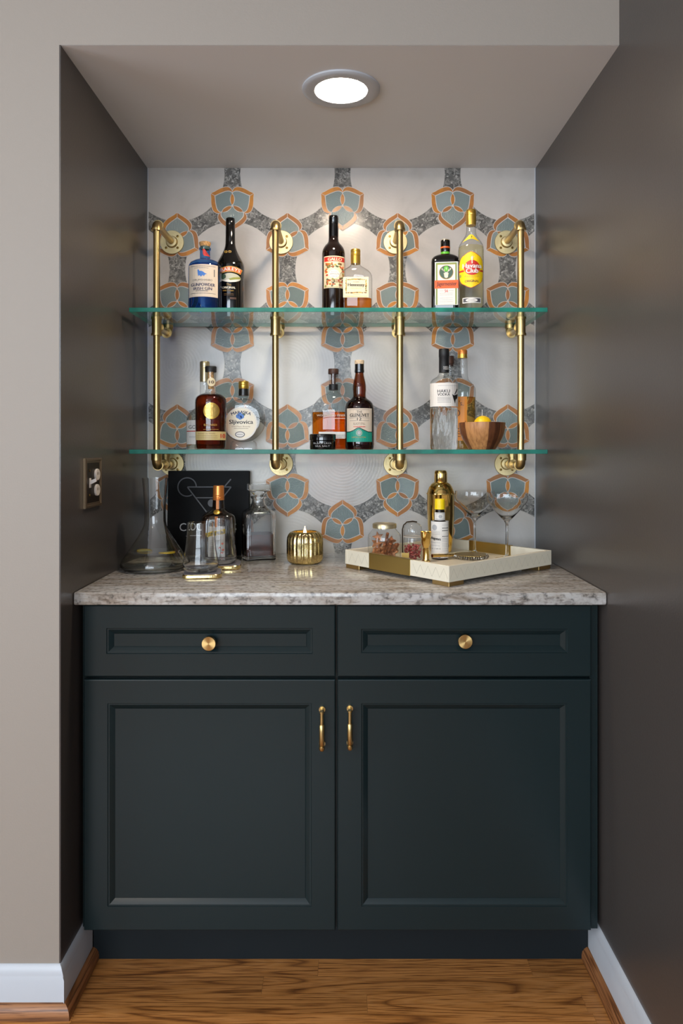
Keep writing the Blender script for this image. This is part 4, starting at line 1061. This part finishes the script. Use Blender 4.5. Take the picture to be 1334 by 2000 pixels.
# orange liqueur bottle
b = Bot('orange_liqueur_bottle', 'square dark liqueur bottle with copper cap and orange ribbon, behind tumbler', 'bottle', 427, -.185, CT)
pr = [(None, 31.5, 1, 4.5), (1092, 32.8, 1, 5), (1014, 32.8, 1, 5), (1008, 31.4, 1, 4.5), (1003, 27.4, 1, 3.6), (999, 21.4, 1, 2.8), (996, 16, 1, 2.2), (993, 12.4), (976, 11)]
b.lathe('glass_body', pr, 'brown_gloss', 64, cap1=False)
b.lathe('cap', [(977, 11), (976, 11.2), (972, 11.2), (971.4, 10.7), (970.8, 11.1), (968, 11), (967.4, 10.6), (966.8, 11), (964.4, 10.8), (951, 10.5), (949, 10.2), (948.4, 9.4)], 'copper_foil')
b.R = 12.6
b.rect('ribbon', 422.4, 427.6, 976.5, 994, 'copper_cap', None, 2)
b.R = None; b.flat = 33.2
b.poly('ribbon', [(419.6, 1006), (425.4, 1006), (424.6, 1026), (419.8, 1026)], 'copper_cap', None, 4)
sl = link('seal', lathem([(0, .0095), (.002, .0092), (.003, .007)], 24), 'foil_gold', b.root); sl.rotation_euler = (PI/2-.75, 0, 0); sl.location = ((423.4-427)*b.k, -.0325, b.z(999.5))
rb = b.poly('label', [(407.6, 1025), (439, 1025), (439, 1088), (407.6, 1088)], 'paper_white')
b.poly('label_banner', [(404, 1037.5), (439.5, 1029.5), (439.5, 1038.5), (404, 1045.5)], 'yellow', rb, 2); b.text('COINTREAU', 422, 1038, 33, 6, 'navy', rb, 3, tilt=-.2, bold=.5)
for x, y in ((434, 1058), (435, 1070), (433, 1076), (429, 1066)): b.disc('orange_print', x, y, 2.4, 2.2, 'orange', rb, 2, 12)
b.lines(411, 428, [1052, 1055, 1058, 1064, 1067, 1070, 1076, 1079, 1082], .8, 'ltgrey', rb)

# coasters and tumblers
def coaster(cx, y, ang, label):
    r = DB/(DB+y); X = (cx-VX)*S/r
    t = thing('coaster', label, 'coaster', (X, y, CT+.0002), ang, 'slate coasters')
    def rs(h, c, n=6):
        o = []
        for qx, qy, a0 in ((1, 1, 0), (-1, 1, 90), (-1, -1, 180), (1, -1, 270)):
            for i in range(n):
                a = math.radians(a0+90*i/(n-1)); o.append((qx*(h-c)+c*math.cos(a), qy*(h-c)+c*math.sin(a)))
        return o
    P = rs(.05, .018); n = len(P); v, f = [], []
    for (e, z) in ((.97, 0), (1.0, .003), (1.0, .009), (.965, .011)):
        for (x, yy) in P:
            j = random.uniform(-.0008, .0008) if 0 < z < .011 else 0; v.append((x*e+j, yy*e+j, z))
    for k in range(3):
        for i in range(n): j = (i+1) % n; f.append((k*n+i, k*n+j, (k+1)*n+j, (k+1)*n+i))
    f.append(tuple(range(n)))
    link('gilded_edge', pymesh(v, f, True, 20), 'gold_mercury', t)
    link('slate_top', pymesh([(x*.965, yy*.965, .011) for x, yy in P]+[(x*.95, yy*.95, .0118) for x, yy in P], [(i, (i+1) % n, n+(i+1) % n, n+i) for i in range(n)]+[tuple(range(n, 2*n))]), 'coaster_slate', t)
    return CT+.0122
c1 = coaster(396, -.425, .14, 'grey slate coaster with gilded edge under the tumbler nearer the counter edge')
c2 = coaster(436, -.285, .1, 'grey slate coaster with gilded edge under the tumbler by the dark bottle')
def tumbler(cx, y, base, label):
    b = Bot('tumbler', label, 'glass', cx, y, base, 'clear flared tumblers')
    Rr = [(.0, .033), (.002, .0375), (.006, .0435), (.013, .0462), (.02, .0465), (.03, .0452), (.055, .0405), (.09, .0362), (.128, .0338)]
    Ri = [(.128, .0331), (.09, .0353), (.055, .0395), (.03, .0441), (.02, .0453), (.013, .0445), (.0095, .040), (.0085, .025)]
    link('glass_body', lathem(Rr+Ri, 64, ang=60), 'glass_solid', b.root)
tumbler(392, -.425, c1, 'clear flared tumbler on the coaster nearer the counter edge')
tumbler(430, -.285, c2, 'clear flared tumbler on the coaster right before the dark bottle')

# crystal decanter
b = Bot('crystal_decanter', 'square cut crystal decanter half full of brown spirit with block stopper', 'decanter', 505, -.118, CT, None, .12)
pr = [(None, 30.2, 1, 7), (1090, 31, 1, 8), (1003, 31, 1, 8), (999, 29.4, 1, 6), (996, 25, 1, 4), (993, 20, 1, 3), (989, 15.6, 1, 2.2), (984, 13.4), (977, 12.6), (974, 13), (973, 16), (970, 16.2), (969, 13.6)]
inn = [(969, 11.6), (984, 11), (993, 16), (997, 22, 1, 3), (1001, 26.6, 1, 6), (1004, 28, 1, 7), (1081, 28, 1, 7), (1082.4, 26, 1, 7)]
m1 = lathem(b.prof(pr), 144, (36, .018, b.z(1089.5), b.z(1005)), cap1=False, ang=50); m2 = lathem(b.prof(inn), 96, cap0=False, ang=50)
bm = bmesh.new(); bm.from_mesh(m1); bmesh.ops.recalc_face_normals(bm, faces=bm.faces); n1_ = len(bm.faces)
bm2 = bmesh.new(); bm2.from_mesh(m2); bmesh.ops.recalc_face_normals(bm2, faces=bm2.faces); bmesh.ops.reverse_faces(bm2, faces=bm2.faces)
cav = bpy.data.meshes.new('cavity'); bm2.to_mesh(cav); bm2.free(); bm.from_mesh(cav)
dme = bpy.data.meshes.new('decanter'); bm.to_mesh(dme); bm.free()
for f_ in dme.polygons: f_.use_smooth = True
dme.set_sharp_from_angle(angle=math.radians(50))
link('glass_body', dme, 'glass_cut', b.root)
b.fill([(1082, 28, 1, 7), (1003, 28, 1, 7)], 1041.5, 'liquor_brown', .5, 80, 1082)
b.lathe('stopper', [(978, 9), (966, 10.4), (961, 15), (958.6, 19.4, 1, 6), (957.6, 20.6, 1, 12), (946.4, 20.6, 1, 12), (945.2, 19.6, 1, 12)], 'glass_cut', 64)

# ribbed gold candle
b = Bot('candle', 'ribbed gold mercury glass candle jar with lit flame', 'candle', 595.5, -.206, CT)
hc = .092; n = 120; Rb = .0535
prof = [(0, .040), (.002, .0445), (.006, .049), (.014, .0525), (.03, .0535), (.062, .0535), (.075, .0525), (.083, .049), (.0885, .0435), (.0915, .038), (.092, .0365), (.090, .0355), (.080, .0465), (.06, .050)]
link('jar', lathem(prof, 144, flute=(24, .055, .003, .0885), cap1=False, ang=60), 'gold_mercury', b.root)
link('wax', lathem([(.05, .0485), (.068, .0485)], 40), 'wax', b.root)
link('wick', tubem([(0, 0, .066), (.0003, 0, .0855)], .001, 8), 'black', b.root)
link('flame', lathem([(.080, .0010), (.083, .0036), (.088, .0048), (.094, .0036), (.101, .0015), (.107, .0003)], 16), 'flame', b.root)

# ------------------------------------------------------------------ tray
TA = math.radians(40.5); LA_, LB_ = .425, .385; FX, FY = .250, -.585
tray = thing('serving_tray', 'cream bone inlay square tray with brass handle sleeves and feet', 'tray', (FX, FY, CT), TA)
FT, WT, TH = .011, .011, .040    # foot, wall thickness, wall height
link('tray_base', boxm(.002, LA_-.002, .002, LB_-.002, FT, FT+.011), 'tray_bone', tray)
z0, z1 = FT+.0002, FT+TH
for nm, a in (('tray_side', (0, LA_, 0, WT)), ('tray_side', (0, LA_, LB_-WT, LB_)), ('tray_side', (0, WT, WT, LB_-WT)), ('tray_side', (LA_-WT, LA_, WT, LB_-WT))):
    link(nm, boxm(a[0], a[1], a[2], a[3], z0, z1, .0008, 1), 'tray_bone', tray)
# inlay joints: fine zig-zag seams, proud by a hair
def zig(xa, n, along):
    mes = []
    L = LA_ if along == 'a' else LB_
    step = .026
    for i in range(int(L/step)):
        u0 = i*step+.004
        for d in (0, 1):
            p0 = (u0+d*step/2, z0+.008 if d == 0 else z1-.008); p1 = (u0+step/2+d*step/2, z1-.008 if d == 0 else z0+.008)
            if along == 'b' and .125 < (p0[0]+p1[0])/2 < .29: continue
            if p1[0] > L: continue
            if along == 'a': mes.append(tubem([(p0[0], -.00005, p0[1]), (p1[0], -.00005, p1[1])], .00028, 4, caps=False))
            else: mes.append(tubem([(-.00005, p0[0], p0[1]), (-.00005, p1[0], p1[1])], .00028, 4, caps=False))
    return joinm(*mes)
link('inlay_seams', zig(0, 0, 'a'), 'tray_line', tray); link('inlay_seams', zig(0, 0, 'b'), 'tray_line', tray)
for x0, x1 in ((-.0012, WT+.0012), (LA_-WT-.0012, LA_+.0012)):
    ma = boxm(x0, x0+.0012, .13, .285, z0-.0012, z1+.0012, .0003, 1); mb = boxm(x1-.0012, x1, .13, .285, FT+.0112, z1+.0012, .0003, 1); mc = boxm(x0, x1, .13, .285, z1, z1+.0014, .0003, 1)
    link('brass_handle_sleeve', joinm(ma, mb, mc), 'brass_flange' if False else 'gold_satin', tray)
for cx_, cy_ in ((.002, .002), (LA_-.057, .002), (.002, LB_-.057), (LA_-.057, LB_-.057)):
    link('foot', boxm(cx_, cx_+.055, cy_, cy_+.055, .0002, FT, .0008, 1), 'brass_brushed', tray)
TZ = CT+FT+.0114
def on_tray(name, label, cat, cx, y, group=None): return Bot(name, label, cat, cx, y, TZ, group)

# spice jar
b = on_tray('spice_jar', 'clear lidded glass jar of star-shaped spices in the tray', 'jar', 751, -.287)
Rr = [(0, .040), (.003, .0455), (.006, .0468), (.062, .0468), (.070, .0455), (.080, .037), (.086, .032), (.094, .0315)]
link('glass_body', lathem(Rr, 48, cap1=False), 'glass_thin', b.root)
link('lid', lathem([(.088, .0322), (.0885, .0336), (.099, .0336), (.1008, .0325), (.1008, .030), (.0998, .0295)], 48), 'foil_pale', b.root)
star = []
for i in range(10):
    a = 2*PI*i/10+.3; rr = .0165 if i % 2 == 0 else .0078; star.append((rr*math.cos(a), rr*math.sin(a)))
star_me = prismm(star, .004, -.004, .0015); star_me.materials.append(MATS['spice_brown'])
gb = [(0, .021), (.0045, .017), (.004, .011), (.015, .009), (.0155, .004), (.006, .002), (.012, -.014), (.006, -.018), (0, -.008), (-.006, -.018), (-.012, -.014), (-.006, .002), (-.0155, .004), (-.015, .009), (-.004, .011), (-.0045, .017)]
random.seed(21)
spots = [(-.026, -.014, .018, 1), (-.016, .010, .030, 1), (.004, -.020, .016, 0), (.022, -.012, .018, 0), (-.022, -.002, .044, 1), (.012, .014, .022, 0), (.026, .008, .030, 0), (.006, -.006, .040, 0), (-.004, .020, .020, 0), (-.008, -.024, .012, 0), (.016, -.006, .050, 1), (-.018, .004, .060, 1)]
for (dx, dy, dz, kind) in spots:
    o = link('star_anise', star_me, None, None, (b.X+dx, b.y+dy, TZ+dz+.002)); o.rotation_euler = (random.uniform(-.6, .6), random.uniform(0, 3), random.uniform(-.7, .7))
    tag(o, 'brown star-shaped spice inside the lidded glass jar', 'spice', 'star spices in the glass jar')
cin_me = tubem([(0, 0, -.022), (0, 0, .022)], .0042, 10); cin_me.materials.append(MATS['spice_dark'])
for dx, dy, dz, rx_, ry_ in ((.010, -.034, .034, .7, .25), (.000, -.035, .030, .6, -.2), (.021, -.028, .032, .6, .5), (.028, -.014, .028, .3, .45), (.014, -.031, .052, 1.0, .3), (.004, -.022, .058, .5, .15)):
    o = link('cinnamon_stick', cin_me, None, None, (b.X+dx, b.y+dy, TZ+dz)); o.rotation_euler = (rx_, ry_, 0)
    tag(o, 'short brown cinnamon stick inside the lidded glass jar', 'spice', 'cinnamon sticks in the glass jar')

# clip-top jar of dried berries
b = on_tray('clip_top_jar', 'small domed clip-top jar of dried red berries', 'jar', 806, -.290)
link('glass_body', lathem([(0, .022), (.003, .0255), (.006, .0265), (.052, .0265), (.060, .0255), (.064, .0245)], 40, cap1=False), 'glass_clear', b.root)
link('glass_lid', lathem([(.0655, .0245), (.068, .0262), (.082, .0262), (.092, .0245), (.099, .020), (.1035, .012), (.105, .003)], 40, cap0=False), 'glass_clear', b.root)
link('seal_ring', lathem([(.064, .0246), (.0642, .0258), (.0655, .0258), (.0657, .0246)], 40, cap0=False, cap1=False), 'paper_tan', b.root)
cl = [(-.0285, -.008, .02), (-.0285, -.008, .085), (-.025, -.008, .097), (-.016, -.008, .1055), (0, -.006, .1075), (.012, -.004, .1055)]
link('clip_strap', tubem(cl, .0018, 8), 'bronze_dark', b.root)
b.flat = 27.5*S/b.r/b.k*0+ .0272/b.k
link('tag_plate', boxm(-.030, -.010, -.0285, -.0272, .006, .022), 'gold_satin', b.root)
bm = bmesh.new(); random.seed(5)
for i in range(150):
    a = random.random()*2*PI; rr = .022*math.sqrt(random.random()); z = .005+random.random()*.036
    mt = Matrix.Translation((rr*math.cos(a), rr*math.sin(a), z))
    bmesh.ops.create_icosphere(bm, subdivisions=1, radius=random.uniform(.0022, .0042), matrix=mt)
be = link('dried_berries', mesh(bm), 'berry_red', None, (b.X, b.y, TZ)); tag(be, 'heap of dried red berries inside the clip-top jar', 'berries'); be['kind'] = 'stuff'

# jigger
b = on_tray('jigger', 'small gold double cone jigger beside the bitters bottle', 'jigger', 832, -.327)
link('jigger_body', lathem([(0, .0125), (.0015, .0125), (.003, .0098), (.006, .0088), (.036, .0084), (.0375, .0072), (.039, .0084), (.052, .0124), (.066, .0142), (.082, .0152), (.082, .0146), (.066, .0135), (.052, .0115), (.042, .008)], 36), 'gold', b.root)

# bitters
b = on_tray('bitters_bottle', 'small bitters bottle with yellow cap in oversized white paper label', 'bottle', 859, -.2725)
b.lathe('glass_body', [(None, 15.6), (1088, 16.6), (1024, 16.6), (1020, 14), (1016, 9.8), (996, 9), (994, 8)], 'brown_gloss', 36)
b.lathe('cap', [(994.6, 10.2), (993, 10.4), (992.4, 10.1), (991, 10.1), (976, 9.8), (974.4, 9.2)], 'cap_yellow')
b.R = 17.2
v, f = [], []; nn = 30
for zz in (b.z(1088), b.z(1017.6)):
    for i in range(nn): a = -2.6+5.2*i/(nn-1); v.append((17.2*b.k*math.sin(a), -17.2*b.k*math.cos(a), zz))
lb = link('paper_label', pymesh(v, [(i, i+1, nn+i+1, nn+i) for i in range(nn-1)]), 'paper_white', b.root)
b.text('Angostura', 851.5, 1051, 18, 7, 'ink', lb, 1, tilt=.12, bold=.5); b.text('oz. (118 ml)', 852, 1070, 17, 2.8, 'ink', lb, 1); b.ring('kosher_mark', 858, 1083, 4, 4, 1, 'ink', lb, 1, 20); b.text('U', 858, 1083, 2.8, 3.4, 'ink', lb, 1); b.text('4.5', 847.4, 1082, 5.6, 3, 'ink', lb, 1)
b.disc('crest', 849, 1029, 4.6, 5.6, 'ltgrey', lb, 1, 14); b.lines(843, 859, [1036, 1039, 1042, 1058, 1064], .8, 'ltgrey', lb, 1); b.lines(863.5, 874.5, [1030, 1035, 1046], 1.3, 'ink', lb, 1); b.lines(863.5, 874.5, [1024, 1050, 1053, 1056, 1060, 1063, 1066, 1070, 1074], .8, 'ltgrey', lb, 1)
for i in range(6): b.rect('bar_print', 868+i*1.1, 868.5+i*1.1, 1079.5, 1086.5, 'ink', lb, 1)
b.R = 10.2
nl = b.rect('neck_label', 849.4, 868.6, 1000.5, 1015.5, 'paper_white'); b.disc('crest', 860, 1008, 3.4, 3.4, 'ltgrey', nl, 2, 12); b.lines(852, 867, [1002.6, 1013.4], .7, 'inkgrey', nl)

# shaker
b = on_tray('cocktail_shaker', 'tall polished gold cocktail shaker behind the bitters bottle', 'shaker', 860.8, -.125)
b.lathe('shaker_cup', [(None, 20), (1076, 21), (1060, 23), (1035, 25), (1005, 26.2), (966, 26.8), (964.6, 27.8), (963, 27.8)], 'gold', 56)
b.lathe('strainer_top', [(963, 27), (961.6, 26.4), (957, 25), (951, 22.4), (946, 19), (943, 15.4), (941.6, 12.4)], 'gold', 56); b.lathe('cap', [(942, 12.2), (940, 12.7), (926, 12.4), (921.5, 11.8), (919.4, 10.8), (918.6, 8.6)], 'gold', 48)

# coupes
def coupe(cx, y, label):
    b = on_tray('coupe_glass', label, 'glass', cx, y, 'clear stemmed coupe glasses')
    st = [(0, .033), (.0015, .033), (.003, .024), (.006, .010), (.012, .0048), (.03, .0036), (.075, .0036), (.098, .0042), (.106, .0062), (.111, .010)]
    bo = [(.108, .0085), (.112, .0125), (.118, .0188), (.1325, .0318), (.147, .0440), (.156, .0520), (.161, .0556), (.166, .0572), (.173, .0577), (.186, .0570)]
    bi = [(.186, .0564), (.173, .0570), (.166, .0564), (.161, .0548), (.156, .0510), (.147, .0430), (.1325, .0307), (.119, .0172), (.1145, .008)]
    link('stem_and_foot', lathem(st[:-2]+[(.1035, .0062), (.1078, .0084)], 40), 'glass_solid', b.root); link('bowl', lathem(bo+bi, 64, ang=60), 'glass_solid', b.root)
coupe(927, -.185, 'clear stemmed coupe glass directly behind the cocktail strainer')
coupe(990, -.280, 'clear stemmed coupe glass by the tray side nearest the right wall')

# hawthorne strainer lying in the tray
b = on_tray('cocktail_strainer', 'flat gold cocktail strainer with coiled spring edge lying in tray', 'strainer', 919, -.267)
b.root.rotation_euler = (0, 0, -.05)
link('strainer_plate', lathem([(.010, .044), (.0115, .044)], 40), 'gold_satin', b.root)
co = [((.046+.0048*math.cos(46*a))*math.cos(a), (.046+.0048*math.cos(46*a))*math.sin(a), .0062+.0048*math.sin(46*a)) for a in [PI*2*i/900 for i in range(900)]]
link('spring', tubem(co, .0007, 5, closed=True), 'steel', b.root)
link('handle', joinm(tubem([(-.044, -.008, .0108), (-.075, -.030, .012), (-.112, -.054, .014)], [.0035, .0045, .005], 10), tubem([(-.042, .002, .0108), (-.075, -.022, .012), (-.110, -.046, .014)], [.003, .004, .0045], 10)), 'gold', b.root)
